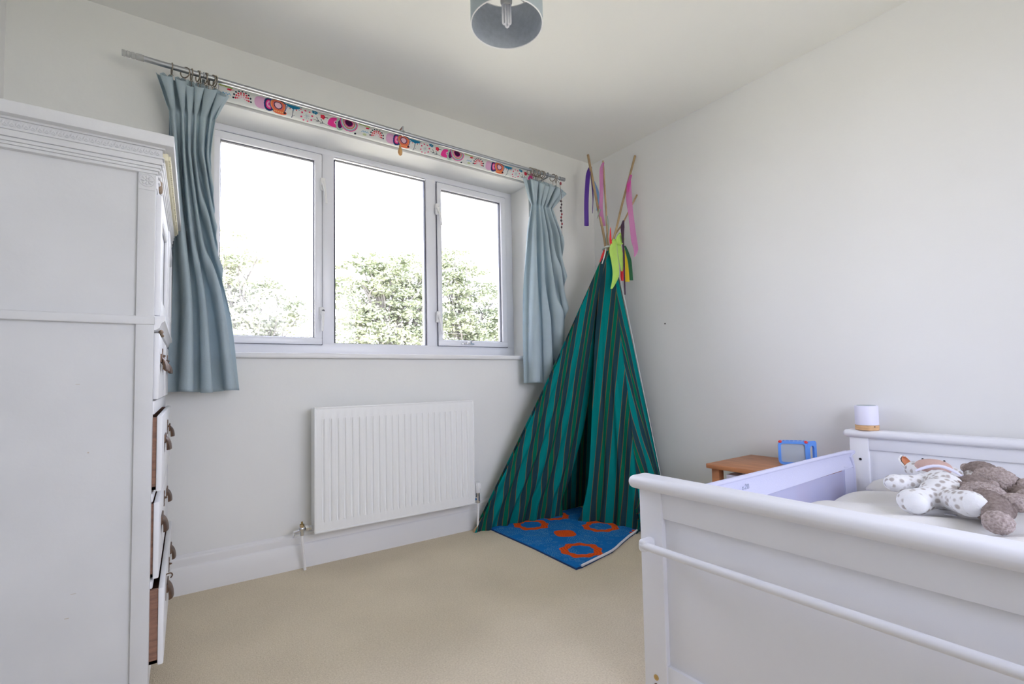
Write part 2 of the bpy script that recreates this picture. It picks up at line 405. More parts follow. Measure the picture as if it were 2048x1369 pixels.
def skirt(name, p0, p1, n):
    """profile (offset into the room, z)"""
    prof = [(0, 0), (.019, 0), (.019, .108), (.017, .113), (.013, .117), (.012, .126), (.014, .138), (.013, .148), (.008, .153), (.007, .160), (.003, .165), (0, .165)]
    g = G(); A = np.zeros((2, len(prof), 3))
    for i, p in enumerate((p0, p1)):
        for j, (d, z) in enumerate(prof): A[i, j] = (p[0]+n[0]*d, p[1]+n[1]*d, z)
    g.grid(A); return struct(g.build(name, M_skirt, angle=25))
skirt('baseboard_back', (RX0, 0), (0, 0), (0, -1)); skirt('baseboard_right', (0, RY0), (0, 0), (-1, 0)); skirt('baseboard_left', (RX0, RY0), (RX0, 0), (1, 0))

# window sill
g = G(); g.box((WX0+.001, -.028, WZ0+.001), (WX1-.001, .2, WZ0+.027), .008, 3)
struct(g.build('trim_1', M_skirt), 'white gloss window sill')

# ---------------- window
def window(name, label, tf, X0, X1, Z0, Z1, Y, bays, mull, glaze_only=False):
    win = empty(name, (X0, Y, Z0), label, None, None, 'structure')
    g = G(); b = .005
    g.box((X0, Y, Z0), (X1, Y+.07, Z0+.070), b); g.box((X0, Y, Z1-.036), (X1, Y+.07, Z1), b)
    g.box((X0, Y+.001, Z0+.05), (X0+.04, Y+.07, Z1-.03), b); g.box((X1-.06, Y+.001, Z0+.05), (X1, Y+.07, Z1-.03), b)
    g.build('window_frame', M_upvc, win, fn=tf)
    for a, c in mull:
        bx('mullion', (a, Y+.0005, Z0+.055), (c, Y+.069, Z1-.03), M_upvc, win, .005, fn=tf)
    for (a, c, z0, z1, sash) in bays:
        w = .038 if sash else .004
        par = win
        if sash:
            g = G(); y0 = Y-.014
            g.box((a, y0, z0), (c, Y+.05, z0+w), .005); g.box((a, y0, z1-w), (c, Y+.05, z1), .005)
            g.box((a, y0, z0+w-.004), (a+w*.8, Y+.05, z1-w+.004), .005); g.box((c-w, y0, z0+w-.004), (c, Y+.05, z1-w+.004), .005)
            par = g.build('casement', M_upvc, win, fn=tf)
            g = G(); q = .0025; y1 = Y-.006
            for A, B in (((a-q, y1, z0-q), (c+q, y1+.004, z0)), ((a-q, y1, z1), (c+q, y1+.004, z1+q)), ((a-q, y1, z0), (a, y1+.004, z1)), ((c, y1, z0), (c+q, y1+.004, z1))):
                g.box(A, B)
            g.build('casement_seal', M_gask, par, fn=tf)
        gx0, gx1, gz0, gz1 = a+w*.8, c-w, z0+w, z1-w
        g = G(); q = .0035; y1 = Y+.004
        for A, B in (((gx0, y1, gz0), (gx1, y1+.02, gz0+q)), ((gx0, y1, gz1-q), (gx1, y1+.02, gz1)), ((gx0, y1, gz0), (gx0+q, y1+.02, gz1)), ((gx1-q, y1, gz0), (gx1, y1+.02, gz1))):
            g.box(A, B)
        g.build('glazing_gasket', M_gask, par, fn=tf)
        bx('glass_pane', (gx0-.002, Y+.016, gz0-.002), (gx1+.002, Y+.020, gz1+.002), M_glass, par, 0, smooth=False, fn=tf)
    return win
win = window('window_1', 'wide white three light window', None, WX0, WX1, WZ0+.027, WZ1, .20,
    [(-2.432, -1.914, 1.104, 2.168, True), (-1.845, -1.28, 1.108, 2.169, False), (-1.207, -.677, 1.114, 2.167, True)],
    [(-1.912, -1.845), (-1.28, -1.209)])
# handles of the window
def handle(x, z, L, lean, key=False):
    g = G(); g.box((x-.013, .168, z-.035), (x+.013, .186, z+.035), .005)
    g.lathe((x, .168, z), (0, -1, 0), [(.012, 0), (.012, .012), (.008, .016)], 14)
    g.tube([(x, .156, z), (x+lean*.3, .148, z-L*.3), (x+lean, .146, z-L)], .007, 8, rs=[.0095, .0075, .006])
    h = g.build('handle', M_white, win)
    if key:
        k = G(); k.lathe((x+.003, .164, z+.012), (0, -1, 0), [(.0065, 0), (.0065, .008)], 12); k.build('keyhole', M_gask, h)
handle(-1.913, 1.995, .115, .012); handle(-1.918, 1.275, .10, -.004, True)
handle(-1.212, 1.985, .11, .014); handle(-1.214, 1.295, .11, .014)
g = G(); g.box((-1.045, .172, 1.122), (-.955, .186, 1.134), .003); g.tube([(-.985, .176, 1.128), (-.975, .168, 1.150)], .004, 8); g.box((-1.01, .168, 1.126), (-.975, .178, 1.142), .003)
g.build('casement_stay', M_chrome, win)

# added window, unseen behind the viewer, put in to fill the room with light
def flip(v): return (v[0], -v[1]+RY0-.02, v[2])
window('added_fill_window', 'white two light window added behind the viewer as fill light', flip, fx0, fx1, fz0, fz1, .10, [(fx0+.045, -1.33, fz0+.06, fz1-.035, True), (-1.27, fx1-.065, fz0+.06, fz1-.035, True)], [(-1.328, -1.272)])

# ================================================================ OUTDOORS
o = bx('lawn', (-60, .9, -2.95), (60, 80, -2.8), M_lawn, bev=0); struct(o, 'garden lawn below the window')
o = bx('lawn', (-60, -60, -2.95), (60, -4.2, -2.8), M_lawn, bev=0); struct(o, 'lawn on the rear side of the house')

def tree(label, base, H, blobs, seed, leaf, nleaf, m):
    rnd = np.random.RandomState(seed); base = np.array(base)
    t = empty('garden_tree', base, label, 'tree', 'trees beyond the window')
    g = G(); top = base+np.array([0, 0, H*.8])
    trunk = [base, base+np.array([.1, 0, H*.25]), base+np.array([-.05, .1, H*.5]), top]
    g.tube(smooth_path(trunk, 5), .2, 8, rs=[.26*(1-.85*i/15) for i in range(16)])
    for c, r in blobs:
        c = np.array(c); s = base+np.array([0, 0, H*rnd.uniform(.25, .5)])
        mid = (s+c)/2+np.array([0, 0, .15*H])*.5
        g.tube(smooth_path([s, mid, c], 4), .05, 6, rs=[.09*(1-.8*i/8) for i in range(9)])
        for q in range(5):
            e = c+rnd.normal(size=3)*r*.55
            g.tube(smooth_path([mid, (mid+e)/2+rnd.normal(size=3)*.15, e], 3), .02, 5, rs=[.04*(1-.8*i/6) for i in range(7)])
    g.build('trunk', M_bark, t)
    vol = np.array([b[1]**2 for b in blobs]); vol = vol/vol.sum(); V = []; 
    for (c, r), w in zip(blobs, vol):
        n = int(nleaf*w)
        ncl = max(6, int(n/45)); d = rnd.normal(size=(ncl, 3)); d /= np.linalg.norm(d, axis=1)[:, None]
        cl = np.array(c)+d*r*(rnd.uniform(.55, 1.05, ncl)**.6)[:, None]*np.array([1, 1, .85])
        k = rnd.randint(0, ncl, n); p = cl[k]+rnd.normal(size=(n, 3))*r*np.array([.14, .14, .055])
        a = rnd.normal(size=(n, 3)); a[:, 2] *= .5; a /= np.linalg.norm(a, axis=1)[:, None]
        b = np.cross(a, rnd.normal(size=(n, 3))); b /= np.linalg.norm(b, axis=1)[:, None]
        s = leaf*rnd.uniform(.6, 1.3, n)[:, None]
        V.append(np.stack([p-a*s, p+b*s*.5, p+a*s, p-b*s*.5], 1))
    V = np.concatenate(V).reshape(-1, 3)-base; n = len(V)//4
    me = bpy.data.meshes.new('foliage'); me.vertices.add(len(V)); me.vertices.foreach_set('co', V.ravel().astype(np.float32))
    me.loops.add(4*n); me.loops.foreach_set('vertex_index', np.arange(4*n, dtype=np.int32))
    me.polygons.add(n); me.polygons.foreach_set('loop_start', np.arange(0, 4*n, 4, dtype=np.int32)); me.polygons.foreach_set('loop_total', np.full(n, 4, dtype=np.int32))
    me.update(calc_edges=True); me.materials.append(m)
    o = bpy.data.objects.new('foliage', me); link(o, t); o['kind'] = 'stuff'

tree('tall spreading oak seen through the middle pane', (3.4, 12.0, -2.8), 7.6,
     [((2.35, 12, 4.55), .55), ((2.1, 12, 4.0), .75), ((3.1, 12.1, 4.2), .85), ((1.75, 12, 3.1), .8), ((2.3, 12, 3.3), .85), ((3.3, 12.2, 3.55), .95), ((1.9, 11.6, 2.2), .85), ((3.0, 12, 2.4), 1.2), ((4.1, 12, 3.1), 1.0), ((2.3, 12, 1.2), 1.0), ((3.7, 12.2, 1.7), 1.1), ((4.05, 12.5, 4.5), .85), ((4.6, 12.5, 3.9), .8)], 3, .060, 27000, M_leaf1)
tree('broad oak filling the lower half of the right pane', (6.0, 12.4, -2.8), 7.8,
     [((5.3, 12.4, 4.7), .7), ((6.2, 12.4, 4.35), .8), ((5.1, 12.2, 3.6), .9), ((6.4, 12.4, 3.2), 1.1), ((7.2, 12.4, 3.7), .8), ((5.4, 12, 2.4), 1.0), ((6.6, 12.4, 1.9), 1.2), ((7.6, 12.6, 2.5), 1.0), ((5.2, 12.4, 1.2), .9), ((6.0, 12.6, .9), 1.0), ((5.6, 12.4, 5.0), .7)], 5, .060, 27000, M_leaf1)
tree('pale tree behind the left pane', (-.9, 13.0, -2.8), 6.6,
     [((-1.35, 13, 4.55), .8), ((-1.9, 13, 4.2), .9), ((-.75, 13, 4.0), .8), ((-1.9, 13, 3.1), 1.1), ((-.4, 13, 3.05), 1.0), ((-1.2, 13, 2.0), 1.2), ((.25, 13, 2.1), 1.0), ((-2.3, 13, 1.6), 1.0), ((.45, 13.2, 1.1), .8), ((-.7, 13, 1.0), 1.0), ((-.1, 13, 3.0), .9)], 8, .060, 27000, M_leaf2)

# ================================================================ BLIND
BX0, BX1, BYC, BZC, BR = -2.43, -0.625, -.040, 2.246, .034
bl = empty('roller_blind', (BX0, 0, 2.2), 'rolled up white window blind printed with colourful birds and flowers', 'blind')
M_bl = mat('printed_blind_cloth', (0.8, 0.8, 0.78), 0.8, attr='Col', bump=0.1, bscale=300, spec=.15)
def paint_blind(nx=1500, nv=64):
    xs = np.linspace(BX0, BX1, nx); ang = np.linspace(math.radians(200), math.radians(330), nv)   # visible lower front arc of the roll
    P = np.zeros((nv, nx, 3)); P[:, :, 0] = xs[None]; 
    P[:, :, 1] = (BYC + BR*np.cos(np.linspace(math.radians(100), math.radians(305), nv)))[:, None]
    P[:, :, 2] = (BZC + BR*np.sin(np.linspace(math.radians(100), math.radians(305), nv)))[:, None]
    # arc 100 deg = top, 180 = front, 305 = underside
    v = -(np.linspace(100, 305, nv)-100)/180*PI*BR + .0855     # 0.0855 at top -> -0.036 underneath
    U, Vv = np.meshgrid((xs-(-2.335)) % .643, v-.021)
    C = np.empty((nv, nx, 3)); C[:] = (.74, .745, .72)
    def disc(cx, cy, r, col, ry=None, half=None, ang=0):
        for k in (-.643, 0, .643):
            dx = U-cx-k; dy = Vv-cy
            if ang: dx, dy = dx*math.cos(ang)+dy*math.sin(ang), -dx*math.sin(ang)+dy*math.cos(ang)
            mk = (dx/r)**2+(dy/(ry or r))**2 < 1
            if half == 'up': mk &= dy > 0
            if half == 'down': mk &= dy < 0
            C[mk] = col
    def line(x0, y0, x1, y1, w, col):
        n = max(2, int(math.hypot(x1-x0, y1-y0)/(w*.6)))
        for i in range(n+1): disc(x0+(x1-x0)*i/n, y0+(y1-y0)*i/n, w, col)
    pink = (.80, .05, .30); lpink = (.80, .38, .55); dk = (.015, .025, .045); red = (.70, .03, .07); blu = (.02, .22, .40); orange = (.80, .18, .08); org2 = (.85, .33, .12)
    teal = (.22, .48, .50); lime = (.33, .45, .05); grn = (.42, .62, .42); cream = (.72, .72, .68)
    # dot flower
    for r_, n_, c_, s_ in ((.036, 9, dk, .0042), (.027, 8, red, .0042), (.019, 6, (.75, .10, .14), .0037), (.0105, 4, lpink, .003)):
        for i in range(n_):
            a = PI*(i+.5)/n_*1.16-.25; disc(r_*math.cos(a), .0-.012+r_*1.0*math.sin(a)+.006, s_, c_)
    # second bird
    x = .118
    disc(x-.038, .004, .030, (.72, .42, .62)); disc(x-.022, .012, .004, dk)
    for r_, c_ in ((.033, (.03, .06, .22)), (.026, dk), (.022, pink), (.015, lpink), (.007, pink)): disc(x-.004, .006, r_*.72, c_, r_)
    disc(x+.034, .016, .034, dk, .040, ang=-.5)
    for r_, c_ in ((.038, (.05, .10, .3)), (.034, org2), (.030, orange), (.023, (.70, .15, .2)), (.019, dk), (.015, (.78, .5, .6))): disc(x+.034, .012, r_, c_, r_*.9, ang=-.4)
    disc(x+.045, -.018, .030, orange, .013); 
    for i in range(6): disc(x+.022+i*.0085, -.016, .003, (.85, .5, .2))
    disc(.184, -.016, .0055, dk)
    # fan flower
    disc(.220, .034, .034, blu, .020, half='down'); line(.220, .02, .218, -.03, .0014, (.02, .06, .1)); line(.219, -.022, .229, -.012, .001, (.1, .1, .1))
    for i in range(9): a = PI+PI*i/8; disc(.220+.038*math.cos(a), .034+.024*math.sin(a), .003, red if i % 2 else blu)
    # ring of dots
    for i in range(8): a = 2*PI*i/8+.3; disc(.284+.026*math.cos(a), -.002+.026*math.sin(a), .0045, (.75, .06, .18))
    for i in range(8): a = 2*PI*i/8; line(.284, -.002, .284+.013*math.cos(a), -.002+.013*math.sin(a), .001, (.45, .5, .55))
    for i in range(5): a = 2*PI*i/5; disc(.322+.009*math.cos(a), .030+.007*math.sin(a), .006, blu)
    for i in range(5): a = 2*PI*i/5; disc(.360+.007*math.cos(a), .017+.007*math.sin(a), .006, red)
    line(.366, .017, .385, .017, .0013, dk)
    line(.318, -.006, .405, -.021, .001, (.12, .15, .15)); line(.330, .006, .342, -.010, .0013, dk); line(.345, -.010, .330, -.013, .0013, dk); line(.352, .002, .364, -.014, .0013, dk); line(.366, -.014, .35, -.018, .0013, dk)
    # big pink bird
    x = .455
    disc(x-.032, -.008, .038, pink, .040, half='up'); disc(x-.032, -.008, .038, pink, .012); disc(x-.030, .006, .009, (.82, .4, .62)); disc(x-.030, .006, .0045, dk)
    for r_, c_ in ((.034, grn), (.030, (.3, .45, .42)), (.026, (.55, .66, .55)), (.021, (.1, .02, .1))): disc(x-.008, .004, r_*.62, c_, r_)
    for r_, c_ in ((.046, pink), (.041, teal), (.036, (.55, .62, .55)), (.032, red), (.028, grn), (.024, pink), (.019, (.07, .01, .06))): disc(x+.036, .024, r_, c_, r_*.95, half=None, ang=-.4)
    disc(x+.075, -.024, .006, dk)
    # green line and leaves
    line(.548, .038, .60, .033, .004, lime); disc(.590, .022, .010, red, .0055, ang=.2); line(.598, .022, .61, .024, .001, red)
    for i in range(6): line(.560+i*.006, .004 if i % 2 else -.003, .566+i*.006, -.003 if i % 2 else .004, .0012, (.05, .35, .6))
    disc(.578, -.014, .010, (.55, .62, .35), .006)
    return P, C
P_, C_ = paint_blind()
fab = color_grid('fabric_roll', P_, C_, M_bl, bl)
g = G(); g.tube([(BX0, BYC, BZC), (BX1, BYC, BZC)], .030, 24); g.build('roll_core', M_white, bl)
for x in (BX0-.006, BX1+.006): bx('bracket', (x-.004, -.074, 2.21), (x+.004, -.001, 2.284), M_white, bl, .003)
cordx = -1.566
g = G(); g.tube([(cordx, -.078, 2.235), (cordx-.002, -.088, 2.20)], .0011, 6); pc = g.build('pull_cord', M_logo, bl)
g = G(); g.lathe((cordx-.002, -.088, 2.203), (0, 0, -1), [(.002, 0), (.006, .006), (.0065, .020), (.010, .026), (.0125, .042), (.010, .056), (.004, .062)], 14); g.build('acorn', M_acorn, pc)

# ================================================================ CURTAIN ROD, RINGS, CURTAINS
RODY, RODZ = -.125, 2.252
rod = empty('curtain_rod', (-2.70, RODY, RODZ), 'long grey metal curtain rod above the window', 'curtain rod')
g = G(); g.tube([(-2.70, RODY, RODZ), (-1.35, RODY, RODZ)], .0115, 16); g.tube([(-1.37, RODY, RODZ), (-.44, RODY, RODZ)], .0095, 16); g.build('pole', M_steel, rod)
for x0, s in ((-2.70, -1), (-.44, 1)):
    g = G(); L_ = .072 if s < 0 else .045
    g.lathe((x0, RODY, RODZ), (s, 0, 0), [(.0125, 0), (.0125, L_*.35), (.0105, L_*.37), (.0105, L_*.42), (.0125, L_*.44), (.0125, L_*.56), (.0105, L_*.58), (.0105, L_*.63), (.0125, L_*.65), (.0125, L_*.77), (.0105, L_*.79), (.0105, L_*.84), (.0125, L_*.86), (.0125, L_)], 16)
    g.build('finial', mat('clear_ribbed_finial', (.62, .63, .62), .2, trans=.3) if s < 0 else M_steel, rod)
for x in (-2.49, -.545):
    g = G(); g.box((x-.006, RODY-.004, RODZ-.018), (x+.006, -.001, RODZ-.012), .001); g.torus((x, RODY, RODZ), (1, 0, 0), .0135, .003, 16, 6); g.box((x-.006, -.006, RODZ-.03), (x+.006, -.0008, RODZ+.04), .001)
    g.build('bracket', M_steel, rod)
g = G(); x = -1.566; g.torus((x, RODY, RODZ), (1, 0, 0), .0135, .003, 16, 6); g.box((x-.004, RODY-.003, RODZ+.012), (x+.004, RODY+.003, RODZ+.039), .001); g.box((x-.004, RODY-.003, RODZ+.034), (x+.004, -.001, RODZ+.039), .001); g.box((x-.008, -.006, RODZ+.03), (x+.008, -.0008, RODZ+.07), .001)
g.build('bracket', M_steel, rod)

def ringset(xs, tilts, label, group, own={}):
    proto = None
    for i, (x, t) in enumerate(zip(xs, tilts)):
        if proto is None:
            r = empty('curtain_ring', (x, RODY, RODZ-.009), label, 'curtain ring', group)
            g = G(); g.torus((x, RODY, RODZ-.009), (1, 0, 0), .0225, .0024, 20, 7); g.build('ring', M_ring, r)
            g = G(); g.torus((x, RODY, RODZ-.0365), (0, 1, 0), .0045, .0012, 10, 5); g.tube([(x, RODY, RODZ-.040), (x+.002, RODY, RODZ-.055), (x, RODY+.006, RODZ-.06)], .0012, 5); g.build('hook', M_ring, r)
            proto = r
        else: r = copy_tree(proto); r.location = (x, RODY, RODZ-.009)
        r.rotation_euler = (0, 0, t)
        r['label'] = own.get(i, label)
ringset([-2.605, -2.558, -2.535, -2.512, -2.503, -2.483, -2.474, -2.458, -2.447], [.1, .8, .15, .3, -.1, .2, -.2, .5, .3], 'metal ring in the tight bunch above the left curtain', 'rings of the left curtain', {0: 'leftmost metal ring, standing alone near the left finial of the rod', 1: 'wide turned metal ring, second from the left end of the rod'})
ringset([-.695, -.676, -.664, -.648, -.632, -.618, -.600, -.585, -.500, -.470], [.2, -.2, .3, 0, .4, -.3, .2, .1, .3, -.4], 'metal ring in the tight bunch above the right curtain', 'rings of the right curtain', {8: 'metal ring just inside the rightmost one on the curtain rod', 9: 'rightmost metal ring on the curtain rod beside the red bead'})

def curtain(label, ztab, xltab, xrtab, zp, k, kb, ph0, seed, amps, ymid=-.120, tops=None):
    rnd = random.Random(seed)
    cols, rows = int(44*k), 110
    zt = ztab[-1]; zb = ztab[0]
    zz = np.concatenate([np.linspace(zb, zp-.06, 70, endpoint=False), np.linspace(zp-.06, zt, 41)])
    s = np.linspace(0, 1, cols+1)
    ph = [rnd.uniform(-.5, .5) for _ in range(4)]
    sw = s + .022*np.sin(2*PI*s*2+ph[0]) + .014*np.sin(2*PI*s*3.3+ph[1])
    am = 1+.35*np.sin(2*PI*s*1.7+ph[2])+.2*np.sin(2*PI*s*4.1+ph[3])
    A = np.zeros((len(zz), cols+1, 3))
    for i, z in enumerate(zz):
        xl = np.interp(z, ztab, xltab); xr = np.interp(z, ztab, xrtab); a = np.interp(z, *amps)
        drift = .35*np.sin((zt-z)*1.6+s*5+seed)
        m_ = np.interp(z, [zb, zp-.75, zp-.05], [1, .85, 0]); m_ = m_*m_*(3-2*m_)
        th = 2*PI*(k*(1-m_)+kb*m_)*sw + drift*m_ + ph0*m_
        wav = np.sin(th)+.16*np.sin(2*th+1.1)*m_
        loops = np.interp(z, [zb, zp-.05, zp, zp+.03, zt], [.30, .12, .05, .35, .8])
        x = xl+(xr-xl)*s + (xr-xl)/(k*(1-m_)+kb*m_)*loops*.5*np.sin(2*th)*(-1)
        y = ymid + a*am*wav
        zc = np.full_like(s, z)
        if z > zp:
            f = (z-zp)/(zt-zp); zc = z - f**1.5*.038*np.clip(-np.sin(th), 0, 1) + f*np.interp(s, *tops)
        if i == 0: zc = zc + .004*np.sin(s*9)
        A[i, :, 0] = x; A[i, :, 1] = np.minimum(y, -.05); A[i, :, 2] = zc
    g = G(); g.grid(A)
    c = g.build('curtain', M_curt, None, solid=.0022, angle=180, loc=(float(A[0, 0, 0]), ymid, zb))
    tag(c, label, 'curtain')
    # stitched hem
    hem = []
    j = 3
    for jj in range(0, cols+1, 2):
        p = A[3, jj] if False else A[0, jj]
    return c
curtain('pale blue grey left curtain bunched beside the wardrobe', [.868, 1.2, 1.5, 1.9, 2.065, 2.222], [-2.602, -2.585, -2.585, -2.600, -2.612, -2.645], [-2.343, -2.385, -2.432, -2.462, -2.445, -2.398],
        2.065, 6.5, 3.1, .6, 2, ([.868, 1.5, 1.9, 2.065, 2.10, 2.222], [.042, .038, .024, .009, .022, .036]), ymid=-.116, tops=([0, .3, .8, 1], [0, 0, -.004, -.022]))
curtain('pale blue grey right curtain hanging behind the striped play tent', [.866, 1.2, 1.5, 1.85, 2.03, 2.205], [-.742, -.738, -.725, -.700, -.672, -.700], [-.43, -.42, -.41, -.425, -.50, -.40],
        2.03, 6, 3.2, 1.2, 5, ([.866, 1.5, 1.9, 2.03, 2.07, 2.205], [.040, .036, .022, .009, .022, .036]), ymid=-.116, tops=([0, .4, .8, 1], [0, 0, -.004, -.03]))
# inner lining edge of the left curtain hanging further back
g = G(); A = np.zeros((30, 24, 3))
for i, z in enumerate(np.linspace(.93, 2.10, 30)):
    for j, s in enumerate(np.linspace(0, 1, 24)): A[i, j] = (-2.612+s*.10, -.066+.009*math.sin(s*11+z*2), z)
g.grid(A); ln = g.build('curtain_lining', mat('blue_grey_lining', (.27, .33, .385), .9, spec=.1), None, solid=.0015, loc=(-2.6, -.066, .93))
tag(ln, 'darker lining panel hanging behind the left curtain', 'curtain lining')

# beads hanging from the right end of the rod
bd = empty('bead_hanging', (-.478, -.158, 2.24), 'thin string of dark and red beads beside the right curtain', 'bead string')
g = G(); g.tube(smooth_path([(-.470, RODY, 2.24), (-.462, -.15, 2.20), (-.466, -.168, 2.1), (-.470, -.168, 1.93), (-.468, -.168, 1.84)], 6), .0012, 5); g.build('cord', M_bead, bd)
for i in range(9):
    z = 2.075-.022*i; g = G(); g.ell((-.469+.004*math.sin(i*2), -.168, z), (.006+.003*(i % 3 == 0), .006, .0085), sub=2); g.build('bead', M_beadr if i in (4, 5, 7) else M_bead, bd)
g = G(); g.ell((-.452, -.150, 2.205), (.006, .006, .012), sub=2); g.build('bead', M_beadr, bd)

# ================================================================ RADIATOR
rad = empty('radiator', (-1.585, -.05, .18), 'white ribbed panel radiator under the window', 'radiator')
X0, X1, Z0, Z1, YF = -2.024, -1.144, .182, .775, -.118
nf = 24; pit = (X1-X0-.05)/nf
xs = [X0, X0+.004]; hh = [0, 0]
prof = [(.0, 0), (.16, 0), (.24, -1), (.46, -1), (.54, 0), (.62, .25), (.86, .25), (.95, 0)]
for i in range(nf):
    for q, h in prof: xs.append(X0+.025+pit*(i+q)); hh.append(h)
xs += [X1-.004, X1]; hh += [0, 0]
zr = [(Z0, 0), (Z0+.045, 0), (Z0+.062, 1), (Z1-.072, 1), (Z1-.055, 0), (Z1, 0)]
A = np.zeros((len(zr), len(xs), 3))
for i, (z, f) in enumerate(zr):
    for j, (x, h) in enumerate(zip(xs, hh)): A[i, j] = (x, YF-.0+(-h)*.0065*f, z)
g = G(); g.grid(A)
g.build('front_panel', M_rad, rad, solid=.0015, angle=30)
g = G()
for a, b in (((X0-.003, YF-.003, Z0-.003), (X1+.003, YF+.012, Z0+.006)), ((X0-.003, YF-.003, Z1-.006), (X1+.003, YF+.012, Z1+.003)), ((X0-.003, YF-.003, Z0), (X0+.006, YF+.012, Z1)), ((X1-.006, YF-.003, Z0), (X1+.003, YF+.012, Z1))): g.box(a, b, .002)
g.build('rim', M_rad, rad)
for x in (X0-.002, X1-.002): bx('side_panel', (x, YF+.010, Z0+.01), (x+.004, -.052, Z1-.004), M_rad, rad, .001)
g = G()
for i in range(34): g.box((X0+.012+i*.0257, YF+.016, Z1-.006), (X0+.012+i*.0257+.012, -.058, Z1+.001), 0)
g.box((X0, YF+.012, Z1-.004), (X1, YF+.017, Z1+.001)); g.box((X0, -.06, Z1-.004), (X1, -.055, Z1+.001)); g.build('top_grille', M_rad, rad)
bx('back_panel', (X0+.002, -.062, Z0+.004), (X1-.002, -.05, Z1-.006), M_rad, rad, .002)
for x in (-1.85, -1.32): bx('wall_bracket', (x-.02, -.051, Z0+.05), (x+.02, -.0005, Z1-.05), M_steel, rad, .002)
# left valve and pipe
v = G(); y = -.082; z = .205
v.tube([(X0+.004, y, z), (X0-.022, y, z)], .009, 6); v.lathe((X0-.022, y, z), (-1, 0, 0), [(.0145, 0), (.0145, .014)], 6); v.lathe((X0-.006, y, z), (-1, 0, 0), [(.012, 0), (.012, .012)], 6)
v.ell((X0-.050, y, z), (.016, .012, .014), sub=2); v.tube([(X0-.05, y, z-.03), (X0-.05, y, z+.022)], .0095, 12)
lv = v.build('lockshield_valve', M_chrome, rad)
v = G(); v.tube([(X0-.05, y, z+.020), (X0-.05, y, z+.034)], .0045, 8); v.tube([(X0-.05, y, z+.005), (X0-.05, y, z+.022)], .0105, 6); v.build('brass_spindle', M_brass, lv)
v = G(); v.tube([(X0-.060, y, z-.003), (X0-.088, y-.004, z-.008)], .0062, 10); v.tube([(X0-.084, y-.004, z-.01), (X0-.090, y-.008, z-.032)], .0032, 8); v.build('drain_tap', M_chrome, lv)
v = G(); v.tube(smooth_path([(X0-.05, y, z-.028), (X0-.048, y+.004, z-.06), (X0-.036, -.058, .06), (X0-.03, -.05, .0)], 6), .0068, 12); v.build('pipe', M_white, rad)
# thermostatic valve
v = G(); x = X1+.042; z = .20
v.tube([(X1-.004, y, z), (x, y, z)], .009, 8); v.lathe((X1+.012, y, z), (1, 0, 0), [(.014, 0), (.014, .014)], 6); v.tube([(x, y, z-.026), (x, y, z+.032)], .0125, 12); v.lathe((x, y, z-.028), (0, 0, 1), [(.0145, 0), (.0145, .012)], 6)
tv = v.build('thermostatic_valve', M_chrome, rad)
v = G(); v.lathe((x, y, z+.030), (0, 0, 1), [(.013, 0), (.0165, .006), (.0165, .018), (.0185, .022), (.0185, .050), (.0160, .056), (.016, .060)], 20)
for i in range(12):
    a = i*PI/6; v.box((x+.0185*math.cos(a)-.0016, y+.0185*math.sin(a)-.0016, z+.054), (x+.0185*math.cos(a)+.0016, y+.0185*math.sin(a)+.0016, z+.084), .0005)
v.lathe((x, y, z+.05), (0, 0, 1), [(.0165, 0), (.0175, .034), (.010, .037)], 20); v.build('thermostat_head', M_white, tv)
v = G(); v.tube(smooth_path([(x, y, z-.026), (x, y, .1), (x+.002, y+.01, .0)], 5), .0068, 12); v.build('pipe', M_white, rad)

# ================================================================ PENDANT LAMP
LC = Vector((-1.638, -1.228, 2.15)); LR = .127; LH = .165
pl = empty('pendant_lamp', (LC.x, LC.y, 2.5), 'grey drum ceiling lamp shade with a bare low energy bulb', 'ceiling lamp')
g = G(); g.lathe(LC, (0, 0, 1), [(LR, 0), (LR, LH)], 64, cap=False); g.build('lamp_shade', M_shade, pl, solid=.0016)
g = G(); g.lathe(LC, (0, 0, 1), [(LR-.0022, .002), (LR-.0022, LH-.002)], 64, cap=False); g.build('shade_lining', M_shadein, pl)
for h_ in (0, LH):
    g = G(); g.torus(LC+Vector((0, 0, h_)), (0, 0, 1), LR-.001, .0022, 64, 8); g.build('shade_rim', M_white, pl)
g = G(); zt = LH-.03
for i in range(3):
    a = i*2*PI/3+.35; g.tube([LC+Vector((.018*math.cos(a), .018*math.sin(a), zt)), LC+Vector(((LR-.003)*math.cos(a), (LR-.003)*math.sin(a), LH-.004))], .0016, 6)
g.torus(LC+Vector((0, 0, zt)), (0, 0, 1), .020, .002, 24, 6); g.build('shade_spider', M_white, pl)
g = G(); g.lathe(LC+Vector((0, 0, .125)), (0, 0, 1), [(.019, 0), (.021, .006), (.021, .04), (.015, .05), (.009, .075), (.006, .09)], 20); g.build('lamp_holder', M_white, pl)
bl_ = G(); bl_.lathe(LC+Vector((0, 0, .072)), (0, 0, 1), [(.0165, 0), (.021, .010), (.021, .030), (.014, .045), (.013, .055)], 20); bb = bl_.build('bulb', M_bulbbase, pl)
g = G()
for du, dv, w_ in ((-.0085, -.004, .0050), (.0095, -.003, .0042), (.001, .011, .005)):
    U_ = lambda a, z: LC+Vector((.817, -.577, 0))*(du+a)+Vector((.577, .817, 0))*dv+Vector((0, 0, z))
    g.tube(smooth_path([U_(-w_, .076), U_(-w_, .010), U_(-w_*.7, .003), U_(0, .0), U_(w_*.7, .003), U_(w_, .010), U_(w_, .076)], 4), .0036, 9)
g.build('bulb_tube', M_tube, bb)
g = G(); g.tube([LC+Vector((0, 0, .2)), (LC.x, LC.y, 2.475)], .003, 8); g.build('cord', M_white, pl)
